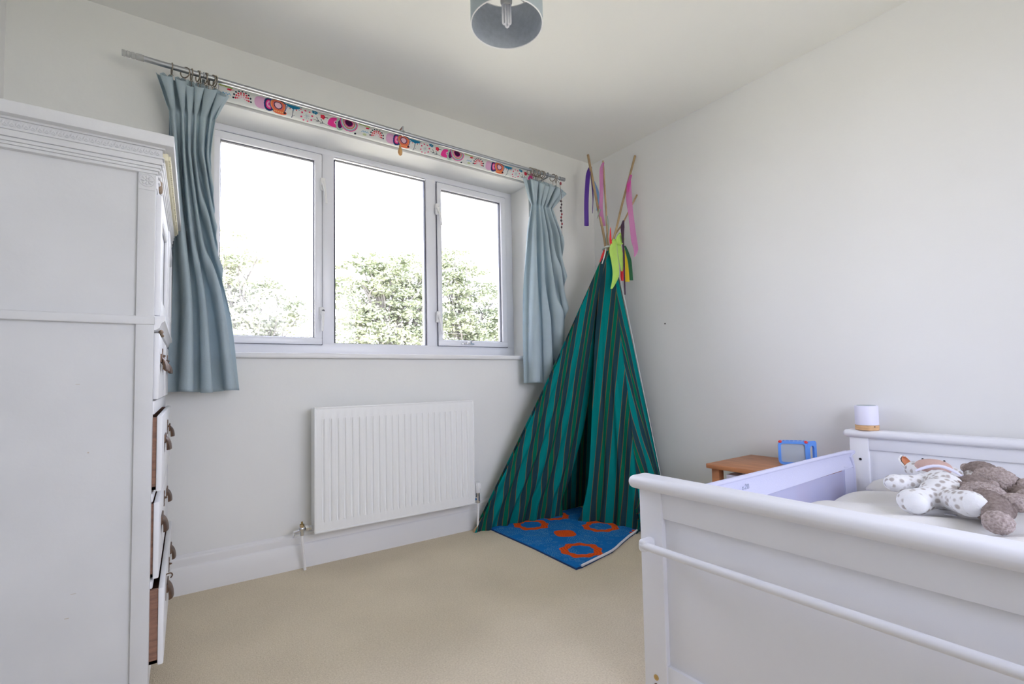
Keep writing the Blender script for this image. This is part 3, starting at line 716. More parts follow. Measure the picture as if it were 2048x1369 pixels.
g = G(); g.lathe((LC.x, LC.y, 2.4995), (0, 0, -1), [(.04, 0), (.04, .01), (.03, .025), (.008, .03)], 24); g.build('ceiling_rose', M_white, pl)

# ================================================================ WARDROBE (linen press against the left wall, its side towards us)
wd = empty('wardrobe', (-2.87, -.60, 0), 'tall old white painted linen press with worn drawers and chipped front', 'wardrobe')
Y0, Y1 = -1.0, -.185
FX = -2.637
SK = .038
def sk(v):      # the front runs very slightly out of square
    k = max(0, min(1, (v[0]+2.80)/.12)); q = SK if v[2] > 1.435 else .027; return (v[0]+q*(v[1]+1.0)*k, v[1], v[2])
BX = -3.118
# side: frame and recessed panels
def side(y, s, nm):
    bx(nm, (BX, y, .12), (FX-.02, y+s*.018, 1.47), M_ward, wd, 0, fn=sk)
side(-.990, 1, 'side_panel'); side(Y1-.01, -1, 'side_panel')
g = G()
g.box((FX-.038, Y0, .10), (FX, Y0+.03, 1.468), .002); g.build('corner_post', M_ward, wd, fn=sk)
bx('corner_post', (BX, Y0, .10), (BX+.04, Y0+.03, 1.468), M_ward, wd, .002, fn=sk)
bx('corner_post', (FX-.038, Y1-.03, .10), (FX, Y1, 1.468), M_ward, wd, .002, fn=sk)
bx('waist_rail', (BX, Y0-.005, 1.059), (FX+.002, Y0+.02, 1.081), M_ward, wd, .003, fn=sk)
bx('bottom_rail', (BX+.035, Y0+.001, .10), (FX-.035, Y0+.02, .15), M_ward, wd, .002, fn=sk)
# plinth / feet
g = G()
for (xa, xb, ya, yb) in ((FX-.05, FX+.006, Y0-.004, Y0+.06), (BX, BX+.06, Y0-.004, Y0+.06), (FX-.05, FX+.006, Y1-.06, Y1), (BX, BX+.06, Y1-.06, Y1)):
    g.box((xa, ya, 0), (xb, yb, .115), .006)
    g.build('foot', M_ward, wd, fn=sk); g = G()
g.bm.free()
bx('back_panel', (BX-.004, Y0+.01, .1), (BX+.008, Y1-.01, 1.5), M_ward, wd, 0)
bx('base_board', (BX, Y0+.02, .125), (FX-.03, Y1-.02, .145), M_ward, wd, 0, fn=sk)
for (a, b_, c, w_) in (((-3.10, 0, .706), 0, .055, .0022), ((-3.02, 0, .702), 0, .020, .0012), ((-2.79, 0, .905), 0, .008, .0012), ((-2.765, 0, .735), 0, .003, .003), ((-2.79, 0, .40), 0, .010, .0012), ((-2.80, 0, .345), 0, .008, .0018)):
    bx('scuff_mark', (a[0], -.9902, a[2]), (a[0]+c, -.9899, a[2]+w_), M_scuff, wd, 0)
# rosette on the post
g = G(); cx, cz = FX-.019, 1.443
for i in range(8):
    a = i*PI/4; g.ell((cx+.0085*math.cos(a), Y0-.0005, cz+.0085*math.sin(a)), (.0055, .0022, .0032), rot=(-a, (0, 1, 0)), sub=2)
g.ell((cx, Y0-.0005, cz), (.0035, .003, .0035), sub=2); g.torus((cx, Y0, cz), (0, 1, 0), .0165, .0012, 28, 6); g.box((cx-.017, Y0-.0015, cz-.026), (cx+.017, Y0, cz-.023), .0005)
g.build('rosette', M_ward, wd, fn=sk)
# cornice: stepped mouldings carried round side and front
def ring(nm, out, z0, z1, m, bev=.003):
    g = G(); g.box((BX, Y0-out, z0), (FX+out, Y1+.0, z1), bev); return g.build(nm, m, wd, fn=sk)
ring('cornice_moulding', .004, 1.462, 1.470, M_ward, .0015); ring('cornice_moulding', .008, 1.470, 1.477, M_ward, .002); ring('cornice_moulding', .011, 1.477, 1.487, M_ward, .0035)
ring('cornice_moulding', .014, 1.487, 1.502, M_ward, .001); ring('cornice_moulding', .018, 1.502, 1.507, M_ward, .002)
ring('frieze', .014, 1.507, 1.528, M_ward, .001)
ring('top_board', .040, 1.531, 1.562, M_ward, .003)
ring('top_shadow_fillet', .020, 1.526, 1.533, M_ward, 0)
# carved leaf frieze on the side
g = G(); n = 40; x0, x1 = BX+.01, FX+.008; st = (x1-x0)/n
for i in range(n):
    x = x0+(i+.5)*st; y = Y0-.0145
    g.ell((x-.0022, y, 1.5185), (.0032, .0025, .0082), rot=(.5, (0, 1, 0)), sub=1); g.ell((x+.0022, y, 1.5165), (.0026, .0022, .0070), rot=(-.6, (0, 1, 0)), sub=1); g.ell((x+.0005, y, 1.511), (.0045, .002, .002), sub=1)
g.build('carved_leaves', M_ward, wd, kind='stuff')
# yellowed bead strip under the front of the cornice
g = G(); g.box((FX+.012, Y0+.006, 1.508), (FX+.026, Y1, 1.529), .003); by = g.build('bead_strip', M_yell, wd, fn=sk)
g = G()
for i in range(44): g.box((FX+.0255, Y0+.012+i*.018, 1.511), (FX+.031, Y0+.024+i*.018, 1.524), .001)
g.build('dentil', M_yell, by, fn=sk, kind='stuff')
# front frieze board with flutes and the chip
bx('front_frieze', (FX-.03, Y0+.004, 1.425), (FX+.004, Y1-.004, 1.508), M_wardw, wd, .002, fn=sk)
g = G()
for i, z in enumerate((1.448, 1.462, 1.476, 1.490, 1.502)): g.tube([(FX+.005+.0025*i, Y0+.01, z), (FX+.005+.0025*i, Y1-.006, z)], .004, 8)
g.build('front_moulding', M_wardw, wd, fn=sk)
g = G(); g.ell((FX+.006, Y0+.055, 1.455), (.006, .022, .020), sub=2); g.ell((FX+.0065, Y0+.07, 1.448), (.006, .016, .014), sub=2); g.build('paint_chip', M_chip, wd, fn=sk)
# doors of the upper part
def door(ya, yb, ang, x, nm='door'):
    z0, z1 = 1.088, 1.420
    hinge = Vector((x, ya, 0)); R = Matrix.Rotation(-ang, 3, 'Z')
    def f(v):
        p = R @ (Vector(v)-hinge) + hinge; return sk(p)
    g = G(); w = .048; d = .022
    g.box((x-d, ya, z0), (x, ya+w, z1), .003); g.box((x-d, yb-w, z0), (x, yb, z1), .003); g.box((x-d, ya+w-.002, z0), (x, yb-w+.002, z0+w), .003); g.box((x-d, ya+w-.002, z1-w), (x, yb-w+.002, z1), .003)
    o = g.build(nm, M_wardw, wd, fn=f)
    g = G(); q = .007
    for a, b in (((x-.008, ya+w-.001, z0+w), (x-.001, ya+w+q, z1-w)), ((x-.008, yb-w-q, z0+w), (x-.001, yb-w+.001, z1-w)), ((x-.008, ya+w, z0+w-.001), (x-.001, yb-w, z0+w+q)), ((x-.008, ya+w, z1-w-q), (x-.001, yb-w, z1-w+.001))): g.box(a, b, .0025)
    g.build('panel_moulding', M_wardw, o, fn=f)
    bx('door_panel', (x-.016, ya+w, z0+w), (x-.009, yb-w, z1-w), M_wardw, o, .002, fn=f)
    return f
door(Y0+.032, -.60, .016, FX+.012); door(-.597, Y1-.012, .0, FX+.021)
bx('carcass_front', (FX-.05, Y0+.028, 1.06), (FX-.028, Y1-.02, 1.43), M_ward, wd, 0, fn=sk)
# waist moulding between the two parts
g = G(); g.prism([(FX-.03, 1.084), (FX+.024, 1.084), (FX+.024, 1.072), (FX+.017, 1.066), (FX+.012, 1.052), (FX+.003, 1.046), (FX-.03, 1.046)], 1, Y0+.012, Y1)
# prism axis 1 takes (x,z)
g.build('waist_moulding', M_wardw, wd, fn=sk)
g = G(); g.ell((FX+.0125, Y0+.10, 1.049), (.006, .03, .006), sub=2); g.ell((FX+.010, Y0+.22, 1.049), (.006, .05, .004), sub=2); g.build('worn_edge', M_chip, wd, fn=sk)

def cup_handle(par, x, y, z, w=.042, h=.024):
    g = G(); g.box((x-.001, y-w*.95, z+h*.55), (x+.003, y+w*.95, z+h*1.5), .001)
    A = np.zeros((9, 13, 3))
    for i in range(9):
        t = i/8*PI/2
        for j in range(13):
            p = -PI/2+PI*j/12
            A[i, j] = (x+.002+.015*math.sin(t)*max(.12, math.cos(p))**.6, y+w*math.sin(p)*(.75+.25*math.sin(t)), z+h*1.1-.034*(1-math.cos(t)) )
    g.grid(A); return g.build('cup_handle', M_bronze, par, solid=.0022, fn=sk)
def escutcheon(par, x, y, z, m=None):
    g = G(); g.ell((x, y, z), (.0022, .011, .019), sub=2); g.box((x-.001, y-.006, z+.012), (x+.002, y+.006, z+.024), .001); g.box((x-.001, y-.008, z-.024), (x+.0015, y+.008, z-.014), .001); g.ell((x+.003, y, z+.002), (.006, .0035, .0035), sub=2)
    return g.build('escutcheon', m or M_bronze, par, fn=sk)
def drawer(ya, yb, z0, z1, out, hy, esc=(), tilt=0.0, sidez=None):
    x = FX+out; 
    g = G(); g.box((x-.001, ya, z0), (x+.012, yb, z1), .003); d = g.build('drawer', M_wardw, wd, fn=sk)
    g = G(); g.box((x-.16, ya+.006, z0+.004), (x-.0005, ya+.018, z1-.004)); g.box((x-.16, yb-.018, z0+.004), (x-.0005, yb-.006, z1-.004)); g.box((x-.16, ya+.006, z0+.004), (x-.0005, yb-.006, z0+.012))
    g.build('drawer_side', M_drawer, d, fn=sk)
    for y in hy: cup_handle(d, x+.012, y, (z0+z1)/2)
    for y, z in esc: escutcheon(d, x+.0125, y, z)
    return d
bx('cross_rail', (FX-.03, Y0+.012, .822), (FX+.004, Y1-.01, .858), M_wardw, wd, .003, fn=sk)
drawer(Y0+.030, -.597, .862, 1.040, .000, [-.86, -.72], [(-.79, .985)]); drawer(-.590, Y1-.030, .862, 1.040, .001, [-.44, -.33], [(-.39, .985)])
bx('cross_rail', (FX-.03, Y0+.012, .594), (FX+.004, Y1-.01, .616), M_wardw, wd, .003, fn=sk)
drawer(Y0+.022, Y1-.030, .619, .818, .010, [-.80, -.36], [(-.58, .76)])
bx('cross_rail', (FX-.03, Y0+.012, .372), (FX+.006, Y1-.01, .390), M_wardw, wd, .003, fn=sk)
drawer(Y0+.022, Y1-.030, .393, .591, .006, [-.83, -.40], [(-.66, .54)])
drawer(Y0+.018, Y1-.030, .172, .368, .019, [-.74, -.34], [(-.56, .30)])
g = G(); z = .362; g.tube(smooth_path([(FX+.034, -.86, z), (FX+.046, -.857, z+.001), (FX+.050, -.856, z-.006), (FX+.046, -.856, z-.013)], 4), .0018, 6); g.box((FX+.032, -.864, .29), (FX+.036, -.854, .362), .001); g.build('metal_hook', M_bronze, wd)
bx('plinth_board', (FX-.02, Y0+.05, .075), (FX-.004, Y1-.05, .165), M_wardw, wd, .002, fn=sk)

# ================================================================ PLAY TENT
N_ = np.array([-.238, -.36, 1.735])
tp = empty('play_tent', (-.45, -.36, 0), 'tall teal, green and navy striped play tent in the corner', 'play tent')
Lf = np.array([-1.125, -.078, .0]); Rf = np.array([-.362, -.675, .0]); RB = np.array([-.045, -.62, .0]); BL = np.array([-.075, -.055, .0])
def curve_at(pts, zs):
    P = np.array([list(p) for p in smooth_path([tuple(p) for p in pts], 10)]); 
    o = np.argsort(P[:, 2]); return np.stack([np.interp(zs, P[o, 2], P[o, i]) for i in (0, 1)]+[zs], 1)
def panel(name, left, right, hem, sdir, seed, folds=5, amp=.022, off=0., bow=0.):
    """left/right: edge polylines from neck to hem (3D); hem: polyline left -> right"""
    rows, cols = 90, 120
    zs = np.linspace(1.72, .008, rows); L = curve_at(left, zs); R = curve_at(right, zs)
    H = np.array([list(p) for p in smooth_path([tuple(h) for h in hem], 12)])
    d = np.r_[0, np.cumsum(np.linalg.norm(np.diff(H, axis=0), axis=1))]; d /= d[-1]
    s = np.linspace(0, 1, cols); Hs = np.stack([np.interp(s, d, H[:, i]) for i in range(3)], 1)
    A = np.zeros((rows, cols, 3)); nrm = np.cross(R[-1]-L[0], L[-1]-L[0]); nrm /= np.linalg.norm(nrm)
    if nrm[1] > 0: nrm = -nrm
    rnd = random.Random(seed); ph = [rnd.uniform(0, 6) for _ in range(4)]
    for i in range(rows):
        t = i/(rows-1); base = L[i][None]*(1-s)[:, None]+R[i][None]*s[:, None]
        hemoff = Hs-(L[-1][None]*(1-s)[:, None]+R[-1][None]*s[:, None])
        A[i] = base+hemoff*t**2.5
    up_ = np.array([0, 0, 1.])
    # flat texture coordinates: distance across the stripes, along the stripes
    sd = np.array(sdir, float); sd /= np.linalg.norm(sd); cr = np.cross(nrm, sd)
    U = (A-N_) @ cr + off; Vv = (A-N_) @ sd
    for i in range(rows):
        t = i/(rows-1); e = np.sin(PI*np.clip(s, 0, 1))**.5
        w = (np.sin(2*PI*folds*s+ph[0]+.8*t)+.3*np.sin(2*PI*folds*1.7*s+ph[1]+2*t))*amp*(t**2.2)*e
        w += .012*np.sin(PI*s)*np.sin(2.2*PI*t+ph[2])*t
        A[i] += nrm[None]*w[:, None]
        A[i] += np.array([bow*math.sin(PI*t), 0, 0])
    A[:, :, 1] = np.minimum(A[:, :, 1], -.030); A[:, :, 0] = np.minimum(A[:, :, 0], -.028)
    g = G(); V = g.grid(A); uvl = g.bm.loops.layers.uv.new('UVMap'); ix = {}
    for i in range(rows):
        for j in range(cols): ix[V[i][j]] = (U[i, j], Vv[i, j])
    for f in g.bm.faces:
        for l in f.loops: l[uvl].uv = ix[l.vert]
    return g.build(name, M_stripe, tp, angle=180)
ring0 = .03
nl = N_+np.array([-.030, 0, -.01]); nr = N_+np.array([.028, -.022, -.01]); nf_ = N_+np.array([-.016, -.026, 0]); nb = N_+np.array([.02, .03, 0])
openL = [nf_, (-.305, -.316, 1.403), (-.318, -.271, 1.011), (-.333, -.241, .758), (-.374, -.212, .53), (-.455, -.172, .25), (-.512, -.155, .117), (-.500, -.150, .0)]
openR = [nf_+np.array([.001, -.012, 0]), (-.284, -.330, 1.536), (-.328, -.325, 1.27), (-.366, -.330, 1.008), (-.397, -.340, .753), (-.413, -.345, .628), (-.460, -.353, .277), (-.500, -.33, .08), (-.525, -.300, .0)]
seam = [nr, tuple(N_+(Rf-N_)*.3+np.array([.022, 0, 0])), tuple(N_+(Rf-N_)*.55+np.array([.022, 0, 0])), tuple(N_+(Rf-N_)*.8+np.array([.010, 0, 0])), tuple(Rf)]
lp = [nl, tuple(N_+(Lf-N_)*.5+np.array([.008, -.008, -.012])), tuple(Lf)]
panel('front_flap', lp, openL, [Lf, (-.95, -.088, .0), (-.74, -.112, .0), (-.60, -.150, 0), (-.500, -.150, .0)], np.array([-.52, -.14, 0])-N_+np.array([.06, 0, 0]), 3, 6, .014, .02)
panel('front_flap', openR, seam, [(-.525, -.300, .0), (-.47, -.37, 0), (-.421, -.44, .0), (-.392, -.569, .0), Rf], np.array([-.49, -.32, 0])-N_, 5, 4, .013, .0)
panel('side_panel', seam, [nr+np.array([.01, .01, 0]), tuple(N_+(RB-N_)*.5+np.array([.012, -.012, 0])), RB], [Rf, (-.22, -.70, 0), RB], RB-N_, 9, 3, .012, .03)
panel('rear_panel', [nb, tuple(N_+(RB-N_)*.5+np.array([.012, -.012, 0])), RB], [nb, BL], [RB, BL], BL-N_, 11, 3, .008, 0)
panel('rear_panel', [nb, BL], [nl, tuple(N_+(Lf-N_)*.5+np.array([.008, .004, 0])), Lf+np.array([0, .02, 0])], [BL, (-.6, -.045, 0), Lf+np.array([0, .02, 0])], BL-N_, 13, 3, .006, 0)
# crumpled extra cloth at the right hem beside the bed
g = G(); A = np.zeros((20, 26, 3))
for i in range(20):
    for j in range(26):
        u, v = i/19, j/25; A[i, j] = (-.372+.05*math.sin(v*9)*u*.4-.022*u, -.655-.055*v+.012*math.sin(u*7), .008+.19*(1-u)**1.3*(1-.2*v)+.012*math.sin(v*14+u*5))
V = g.grid(A); uvl = g.bm.loops.layers.uv.new('UVMap')
for f in g.bm.faces:
    for l in f.loops: l[uvl].uv = (l.vert.co.y*1.6+l.vert.co.z*.5, l.vert.co.z)
g.build('hem_fold', M_stripe, tp, solid=.002, angle=180)
# piping down the side seam
g = G(); sp_ = curve_at([nr+np.array([.01, .01, 0]), tuple(N_+(RB-N_)*.5+np.array([.0, -.020, 0])), RB+np.array([-.02, -.01, 0])], np.linspace(1.6, .02, 30)); g.tube([tuple(p+np.array([-.004, -.014, 0])) for p in sp_], .0022, 6); g.build('seam_cord', M_whiter, tp)
# poles: foot, through the neck, on to the tip
tips = [(-0.2387, -0.2000, 2.4367), (-0.1976, -0.3000, 2.3661), (-0.0113, -0.4200, 2.4008), (-0.0040, -0.4200, 2.1311)]
feet = [Rf+np.array([.05, .09, 0]), RB+np.array([-.04, .04, 0]), Lf+np.array([.0, .012, 0]), BL+np.array([-.04, -.04, 0])]
nk = [N_+np.array([-.010, .010, 0]), N_+np.array([-.002, -.006, 0]), N_+np.array([.006, -.012, 0]), N_+np.array([.014, .0, 0])]
tipv = [Vector(t) for t in tips]
order = [(feet[0], nk[0], tipv[0], .0085), (feet[1], nk[1], tipv[1], .006), (feet[2], nk[2], tipv[2], .0075), (feet[3], nk[3], tipv[3], .0055)]
for f_, n_, t_, r_ in order:
    f_, n_ = Vector(f_), Vector(n_); pin = Vector((-.012*0, 0, 0))
    c = (f_+n_)/2; inn = (Vector((-.38, -.33, c.z))-c)*.05
    ctr = lambda p: (Vector((-.14, -.10, p.z))-p)*.19
    q1 = f_+(n_-f_)*.25; q3 = f_+(n_-f_)*.75
    pts = [f_+Vector((0, 0, .002)), q1+ctr(q1)*.8, c+ctr(c), q3+ctr(q3)*.8, n_, (n_+t_)/2, t_]
    g = G(); P = smooth_path(pts, 8); g.tube(P, r_, 9); po = g.build('bamboo_pole', M_bamboo, tp)
    g = G()
    for k in range(3, len(P)-1, 5): 
        d = (P[k+1]-P[k]).normalized(); g.torus(P[k], d, r_*.98, .0012, 12, 5)
    g.build('cane_joint', M_bamboo, po)
g = G(); g.torus(N_+np.array([0, -.002, .005]), (0.1, .1, 1), .036, .005, 20, 8); g.torus(N_+np.array([0, -.002, .016]), (-.15, .1, 1), .034, .004, 20, 8); g.build('neck_tie', M_whiter, tp)
def P2(t, k): return nkv[k] + (tipv[k]-nkv[k])*t
nkv = [Vector(n) for n in nk]
CR = (math.cos(-yaw), math.sin(-yaw), 0)
# ribbons (each is tied on, a part of the tent)
def rb(name, pts, widths, m, label, curl=.25):
    o = ribbon(name, pts, widths, (0.82, -.57, 0), m, tp, curl); o['label'] = label; return o
rb('ribbon', [(-0.2278, -0.2050, 2.3490), (-0.2691, -0.2250, 2.2724), (-0.2896, -0.2250, 2.1014), (-0.2964, -0.2250, 1.9209)], [.018, .030, .030, .030], M_purple, 'long deep purple ribbon')
rb('ribbon', [(-0.2249, -0.2070, 2.3525), (-0.2263, -0.2220, 2.2024), (-0.2249, -0.2220, 2.1151), (-0.2334, -0.2220, 2.0192)], [.018, .010, .006, .003], M_purple, 'thin twisted end of the purple ribbon')
rb('ribbon', [(-0.2179, -0.2250, 2.2489), (-0.2015, -0.2350, 2.1858), (-0.1849, -0.2350, 2.1189), (-0.2073, -0.2350, 2.0411)], [.012, .024, .022, .006], M_lblue, 'pale blue torn ribbon')
rb('ribbon', [(-0.2038, -0.3100, 2.3504), (-0.2304, -0.3150, 2.2904), (-0.2360, -0.3150, 2.1520), (-0.2464, -0.3150, 2.0135), (-0.2319, -0.3150, 1.9073)], [.012, .026, .026, .026, .034], M_pinksheer, 'sheer pink ribbon on the middle pole', .1)
rb('ribbon', [(-0.2586, -0.3180, 2.0172), (-0.2793, -0.3180, 1.9660), (-0.2895, -0.3180, 1.9440)], [.014, .006, .002], M_lacegrey, 'frayed brown tuft')
rb('ribbon', [(-0.0643, -0.4250, 2.2545), (-0.1042, -0.4350, 2.1738), (-0.1238, -0.4350, 2.0681)], [.014, .024, .010], M_magenta, 'gathered magenta top of the sheer ribbon', .1)
rb('ribbon', [(-0.0805, -0.4300, 2.2422), (-0.1149, -0.4450, 2.0835), (-0.1007, -0.4450, 1.9681), (-0.0790, -0.4450, 1.8031), (-0.0624, -0.4450, 1.7381), (-0.0796, -0.4450, 1.6887)], [.010, .040, .034, .040, .030, .006], M_pinksheer, 'long sheer pink ribbon on the right pole', .1)
rb('ribbon', [(-0.2515, -0.4000, 1.8712), (-0.2605, -0.4050, 1.7860), (-0.2491, -0.4050, 1.7250)], [.003, .014, .018], M_redr, 'short red ribbon at the neck')
rb('ribbon', [(-0.2233, -0.4100, 1.7969), (-0.2561, -0.4200, 1.7173), (-0.2370, -0.4200, 1.6215), (-0.2461, -0.4250, 1.5378), (-0.2917, -0.4300, 1.4580)], [.024, .050, .046, .040, .012], M_lime, 'wide lime felt strip hanging over the tent front')
rb('ribbon', [(-0.2003, -0.4150, 1.7991), (-0.1963, -0.4250, 1.7078), (-0.1850, -0.4250, 1.6432), (-0.1829, -0.4250, 1.5839)], [.016, .034, .030, .008], M_lime, 'narrow lime felt strip')
rb('ribbon', [(-0.1852, -0.4200, 1.8334), (-0.2169, -0.4300, 1.7929), (-0.1997, -0.4300, 1.7558), (-0.1627, -0.4200, 1.8035), (-0.1738, -0.4100, 1.8445)], [.016, .026, .028, .026, .016], M_lime, 'lime felt bow')
rb('ribbon', [(-0.1586, -0.4300, 1.9252), (-0.1705, -0.4300, 1.8765), (-0.1751, -0.4350, 1.7913), (-0.1772, -0.4400, 1.6575), (-0.1785, -0.4400, 1.5256), (-0.1782, -0.4400, 1.4272)], [.010, .026, .014, .012, .010, .008], M_plum, 'dark plum felt strip')
rb('ribbon', [(-0.1387, -0.4000, 1.7380), (-0.1481, -0.4000, 1.6361), (-0.1578, -0.4000, 1.5281)], [.006, .018, .028], M_redr, 'red felt strip behind the lime one')
rb('ribbon', [(-0.1387, -0.4050, 1.7536), (-0.1189, -0.4050, 1.6553), (-0.1103, -0.4050, 1.5253)], [.008, .024, .030], M_yel, 'yellow felt strip')
rb('ribbon', [(-0.1292, -0.4100, 1.7639), (-0.0943, -0.4100, 1.6742), (-0.0810, -0.4100, 1.5374)], [.010, .030, .030], M_green, 'dark green felt strip')
rb('ribbon', [(-0.2819, -0.3700, 1.7252), (-0.3124, -0.3800, 1.6795), (-0.3368, -0.3800, 1.6373)], [.010, .016, .006], M_redr, 'small red ribbon end left of the neck')
rb('ribbon', [(-0.2834, -0.3850, 1.7315), (-0.3150, -0.4000, 1.6748), (-0.3399, -0.4000, 1.6198)], [.008, .008, .006], M_whiter, 'white ribbon end left of the neck')
rb('ribbon', [(-0.2279, -0.3500, 1.9660), (-0.2323, -0.3600, 1.8850), (-0.2453, -0.3600, 1.7993), (-0.2395, -0.3700, 1.7410)], [.010, .014, .018, .008], M_lacegrey, 'grey green lace strip between the poles')

# ================================================================ PLAY MAT
mt = empty('play_mat', (-.72, -.45, 0), 'blue play mat with orange rings partly inside the striped tent', 'mat')
M_matc = mat('printed_mat_cotton', (.05, .2, .5), .85, attr='Col', var=.10, vscale=40, bump=.4, bscale=160, spec=.1)
def paint_mat():
    nu, nv = 300, 330
    XL, XR, YF_, YB = -1.035, -.10, -.852, -.07
    u = np.linspace(0, 1, nu); v = np.linspace(0, 1, nv); U, V = np.meshgrid(u, v)
    # right edge of the mat follows a curve: wider at the back
    yy = YF_+(YB-YF_)*V
    xr = np.interp(yy, [-.852, -.80, -.70, -.66, -.60, -.07], [-1.00, -.74, -.50, -.385, -.30, -.28]); xl = np.interp(yy, [-.852, -.5, -.07], [-1.037, -1.022, -1.022])
    X = xl+(xr-xl)*U; Y = yy
    Z = .004+.006*(1-np.clip(np.minimum.reduce([(X-xl), (xr-X), (Y-YF_), (YB-Y)])/.012, 0, 1))**0*np.clip(np.minimum.reduce([(X-xl), (xr-X)])/.006+.3, 0, 1)+.0015*np.sin(X*40)*np.cos(Y*33)
    C = np.empty((nv, nu, 3)); C[:] = (.01, .165, .50)
    rs = np.random.RandomState(4)
    # thin pale stitched swirls
    for cx, cy in ((-.93, -.42), (-.60, -.52), (-.86, -.30), (-.95, -.64), (-.74, -.58), (-.66, -.30), (-.50, -.60), (-.98, -.20), (-.45, -.35)):
        r = np.hypot(X-cx, Y-cy); a = np.arctan2(Y-cy, X-cx)
        mk = (r < .085) & (np.abs(((r+.003*np.sin(a*9+cx*50))/.0125) % 1-.5) < .13) & (np.sin(a*23+r*300) > -.5)
        C[mk] = (.10, .30, .52)
    for k in range(260):
        cx, cy = rs.uniform(-1.02, -.3), rs.uniform(-.84, -.1); r = np.hypot(X-cx, Y-cy); q = rs.uniform(.006, .013)
        sl = (slice(max(0, int((cy-.02-YF_)/(YB-YF_)*nv)), max(1, int((cy+.02-YF_)/(YB-YF_)*nv)+1)), slice(None))
        rr = r[sl]; mk = np.abs(rr-q) < .0011; C[sl][mk] = (.09, .27, .50)
    org = (.80, .105, .012); org2 = (.55, .055, .008)
    def ringo(cx, cy, ro, ri):
        r = np.hypot(X-cx, Y-cy); a = np.arctan2(Y-cy, X-cx); w = .006*np.sin(a*9)+.004*np.sin(a*5+1)
        mk = (r < ro+w) & (r > ri+.5*w); C[mk] = org
        mk2 = mk & (np.abs(((a*ro*22+(r*60)) % 1)-.5) < .10); C[mk2] = org2
    ringo(-.790, -.185, .105, .062); ringo(-.855, -.692, .108, .066); ringo(-.49, -.47, .105, .066); ringo(-.56, -.135, .09, .05); ringo(-.40, -.70, .06, .03)
    r = np.hypot((X+.742)/1.0, (Y+.438)/1.0); a = np.arctan2(Y+.438, X+.742); mk = r < .063+.005*np.sin(4*a); C[mk] = org
    mk2 = mk & (np.abs(np.sin(X*230+np.sin(Y*160)*2)) < .25); C[mk2] = org2
    return np.stack([X, Y, Z], -1), C
P_, C_ = paint_mat(); color_grid('mat_top', P_, C_, M_matc, mt)
rim_ = [(-1.037, -.852)]+[(float(np.interp(y, [-.852, -.80, -.70, -.66, -.60], [-1.00, -.74, -.50, -.385, -.30])), y) for y in (-.852, -.835, -.80, -.75, -.70, -.66, -.63, -.60)]
# padded edge and underside
g = G(); out = [(-1.037, -.852)]+rim_[1:]+[(-.28, -.07), (-1.022, -.07), (-1.022, -.5)]
g.prism(out, 2, .0, .0075); g.build('mat_underside', mat('dark_blue_backing', (.01, .05, .17), .9), mt)
g = G(); g.tube(smooth_path([(x-.002, y, .012) for x, y in rim_[1:]], 5), .0060, 8); g.build('piping', M_pipe, mt)

# ================================================================ BED
bed = empty('bed', (-.80, -2.05, 0), 'white wooden single bed with panelled footboard and hanging rail', 'bed')
PY0, PY1 = -2.56, -1.652
def rounded_rail(nm, x0, x1, z0, z1, ya, yb):
    # full round end towards the window
    g = G(); g.box((x0, ya, z0), (x1, yb, z1), (z1-z0)*.48, 5)
    return g.build(nm, M_lav, bed, angle=60)
rounded_rail('footboard_top_rail', -1.535, -1.455, .582, .618, PY0-.03, PY1+.028)
for y in (PY1-.075, PY0): bx('post', (-1.515, y, 0), (-1.470, y+.075, .584), M_lav, bed, .004)
bx('upper_rail', (-1.510, PY0+.07, .512), (-1.475, PY1-.073, .585), M_lav, bed, .0025)
bx('footboard_panel', (-1.500, PY0+.07, .12), (-1.483, PY1-.073, .52), M_lav, bed, .001)
bx('lower_rail', (-1.510, PY0+.07, .03), (-1.475, PY1-.073, .126), M_lav, bed, .0025)
g = G()
g.box((-1.560, PY1-.052, .424), (-1.513, PY1-.028, .458), .009, 4); g.box((-1.560, PY0+.028, .424), (-1.513, PY0+.052, .458), .009, 4)
g.tube([(-1.551, PY0+.04, .441), (-1.551, PY1-.035, .441)], .0105, 18); g.build('hanging_rail', M_lav, bed)
g = G(); g.lathe((-1.5150, PY1-.040, .083), (-1, 0, 0), [(.0075, 0), (.0075, .0015)], 16); g.lathe((-1.5165, PY1-.040, .083), (-1, 0, 0), [(.004, 0), (.0025, .0015)], 8); g.build('screw', M_brass, bed)
g = G(); g.lathe((-1.5150, PY1-.040, .060), (-1, 0, 0), [(.0075, 0), (.0075, .0015)], 16); g.build('screw', M_bronze, bed)
# headboard
rounded_rail('headboard_top_rail', -.115, -.030, .606, .6405, PY0-.03, PY1+.022)
for y in (PY1-.072, PY0): bx('post', (-.100, y, 0), (-.050, y+.072, .609), M_lav, bed, .004)
bx('upper_rail', (-.095, PY0+.07, .556), (-.058, PY1-.070, .609), M_lav, bed, .0025)
bx('headboard_panel', (-.086, PY0+.07, .2), (-.066, PY1-.070, .562), M_lav, bed, .001)
g = G(); g.lathe((-.1005, PY1-.040, .512), (-1, 0, 0), [(.0055, 0), (.0055, .0008)], 14); g.build('bolt_hole', M_dark, bed)
for y in (PY1-.045, PY0+.01): bx('side_rail', (-1.475, y, .20), (-.095, y+.022, .33), M_lav, bed, .003)
g = G()
for i in range(12): g.box((-1.38+i*.108, PY0+.035, .215), (-1.32+i*.108, PY1-.05, .23), .002)
g.build('slat', M_pine, bed, kind='stuff')
mtr = G(); mtr.box((-1.462, PY0+.045, .232), (-.108, PY1-.065, .375), .03, 4); mtr = mtr.build('mattress', M_linen, None, loc=(-.8, -2.05, .232)); tag(mtr, 'white mattress inside the bed frame', 'mattress')

